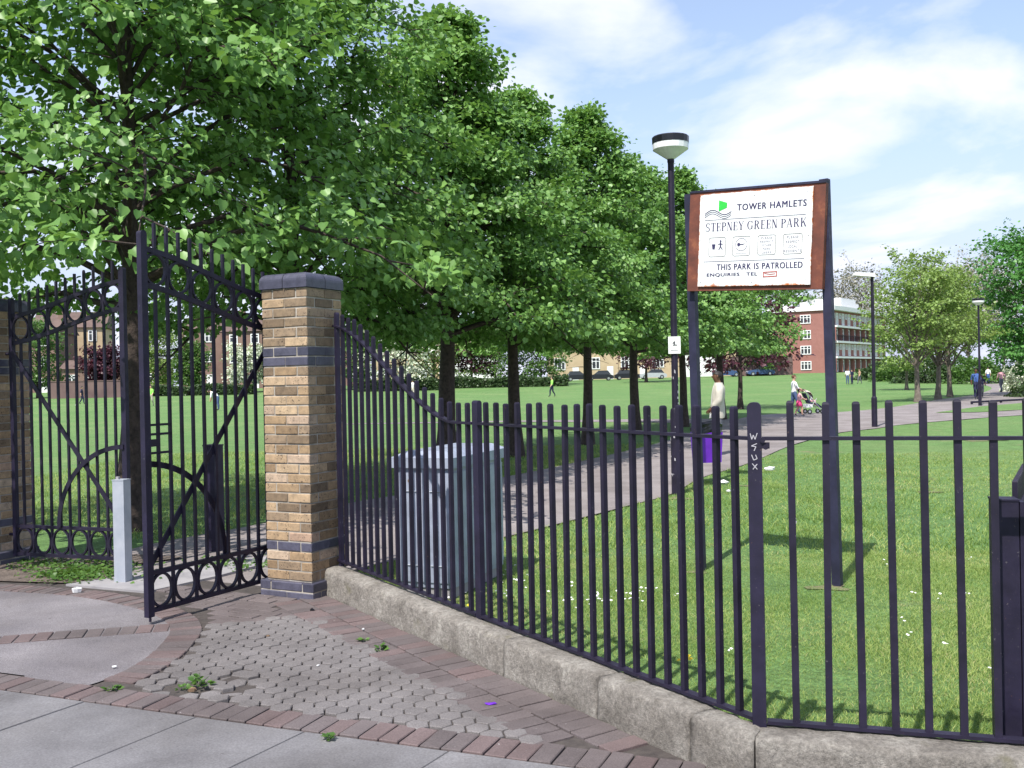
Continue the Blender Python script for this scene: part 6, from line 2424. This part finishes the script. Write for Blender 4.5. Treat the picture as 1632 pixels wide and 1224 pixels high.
r6 = random.Random(3)
dp = []
for (px, py, sx_, sy_, n_) in ((830, 940, 18, 14, 26), (960, 962, 42, 7, 44), (1010, 958, 18, 7, 14), (760, 950, 20, 12, 14), (880, 945, 25, 10, 8)):
    for _ in range(n_):
        dp.append(G(px + r6.gauss(0, sx_), py + r6.gauss(0, sy_)))
for px, py in ((1440, 1000), (1455, 1020), (1545, 955), (1585, 1078), (1492, 960), (1459, 957), (1545, 897), (1080, 958), (1085, 972), (1158, 1050), (1065, 1078), (1508, 1040), (1410, 905)):
    for _ in range(2):
        dp.append(G(px + r6.gauss(0, 4), py + r6.gauss(0, 2)))
dp = [p for p in dp if keep_lawn(np.array([p.x]), np.array([p.y]))[0]]
flowers('daisies', 'white daisies scattered in the grass behind the railings', dp, 'daisy', .011, .052)
dd_ = [G(px, py) for px, py in ((1082, 1070), (1097, 1059), (1092, 1080), (1100, 1068), (742, 982), (747, 979))]
dd_ = [p for p in dd_ if inside_park(p.x, p.y, .02)]
if dd_:
    flowers('dandelions', 'yellow dandelions in the grass by the corner railing', dd_, 'dandelion', .016, .06)


def weed(label, c, r, h, n, seed):
    rs = np.random.RandomState(seed)
    ang = rs.uniform(0, 6.28, n)
    q = rs.uniform(0.05, 1, n)
    P = np.stack([np.cos(ang) * r * q * .6, np.sin(ang) * r * q * .6, h * (1 - q) * rs.uniform(.3, 1, n) + .004], 1)
    ax = np.stack([np.cos(ang), np.sin(ang), rs.uniform(.05, .7, n)], 1)
    V_, F_, tone = leaves_np(P, ax, np.array([[0, 0, 1.0]]) + rs.normal(0, .3, (n, 3)), .030 * rs.uniform(.5, 1.3, n), rs)
    root = thing('weed', label, 'weed', c)
    link('foliage', npmesh('foliage', V_, F_, 'weed_leaf', tone), root)
    sV, sF = tubes_np([np.array([[0, 0, 0], [0.006, 0, h * .4], [0.0, .01, h * .8]]), np.array([[0, 0, 0], [r * .3, 0, h * .4], [r * .5, .01, h * .6]])], [np.array([.003, .0025, .001])] * 2, 4)
    link('stem', npmesh('stem', sV, sF, 'weed_leaf'), root)
    return root


for px, py, r, h, n_, lab in ((318, 1103, .10, .09, 36, 'leafy weed growing in the hole among the hexagon blocks'), (292, 1108, .05, .03, 12, 'tiny weed at the left of the hole in the hexagon blocks'),
                              (178, 1109, .05, .03, 12, 'small weed at the end of the curved brick band'), (607, 1044, .06, .035, 16, 'small weed in the joint of the brick border by the wall'),
                              (525, 1190, .04, .03, 12, 'small weed in the street joint at the bottom'), (580, 1030, .05, .025, 10, 'weed sprig by the wall border nearest the pillar')):
    p = G(px, py)
    weed(lab, (p.x, p.y, .03), r, h, n_, int(px))
rs = np.random.RandomState(77)
wx, wy = [], []
for px, py, sx_, sy_, n_ in ((140, 915, 45, 8, 900), (110, 925, 25, 5, 400), (370, 905, 40, 5, 220), (60, 905, 40, 6, 250)):
    for _ in range(n_):
        p = G(px + rs.normal(0, sx_), py + rs.normal(0, sy_))
        wx.append(p.x); wy.append(p.y)
n_ = len(wx)
P = np.stack([wx, wy, .036 + rs.uniform(0, .025, n_)], 1)
V_, F_, tone = leaves_np(P, rs.normal(0, 1, (n_, 3)) * np.array([1, 1, .3]), np.array([[0, 0, 1.0]]) + rs.normal(0, .4, (n_, 3)), .034 * rs.uniform(.5, 1.3, n_), rs)
link('ground_weeds', npmesh('ground_weeds', V_, F_, 'weed_leaf', tone), None, kind='stuff', label='low weeds on the soil strip inside the gate', cat='weeds')

# scraps of litter
def scrap(label, px, py, w, d_, mat, h=.012, z=.035, inside=False):
    p = G(px, py)
    mb = MB()
    r7 = random.Random(int(px * 7 + py))
    n = 7
    top = []
    for i in range(n):
        a = 2 * math.pi * i / n
        top.append((math.cos(a) * w * r7.uniform(.6, 1), math.sin(a) * d_ * r7.uniform(.6, 1), h * r7.uniform(.2, 1)))
    for i in range(n):
        j = (i + 1) % n
        mb.poly([(0, 0, h * r7.uniform(.9, 1.2)), top[i], top[j]])
        mb.poly([top[j], top[i], (top[i][0] * .8, top[i][1] * .8, 0), (top[j][0] * .8, top[j][1] * .8, 0)])
    mb.build('litter', mat, None, loc=(p.x, p.y, z), label=label, cat='litter')


scrap('crumpled pale paper scrap on the paving left of the open gate', 122, 951, .05, .035, 'litter_white', .04)
scrap('crushed white cup on the grass beside the corner post', 1227, 751, .11, .06, 'litter_white', .06, .02)
scrap('white scrap on the grass under the bin', 1154, 772, .09, .05, 'litter_white', .05, .02)
scrap('small white flake on the grass under the bin', 1161, 786, .04, .03, 'litter_white', .03, .02)
scrap('thin purple wrapper on the hexagon blocks', 782, 1134, .035, .018, 'purple_plastic', .01)
scrap('brown dry leaf on the hexagon blocks', 427, 1023, .018, .012, 'litter_brown', .01)
scrap('black crumb on the bricks in front of the pillar', 498, 981, .02, .014, 'black_plastic', .018)
scrap('white crumb on the bricks below the wall start', 579, 1012, .015, .01, 'litter_white', .01)
scrap('white crumb on the hexagon blocks near the wall', 507, 1071, .012, .01, 'litter_white', .008)
scrap('white crumb on the tarmac apron', 182, 1073, .02, .012, 'litter_white', .01)
scrap('broken brick chip beside the weed in the hexagon blocks', 306, 1112, .035, .02, 'litter_brown', .02)
print('objects', len(bpy.data.objects))
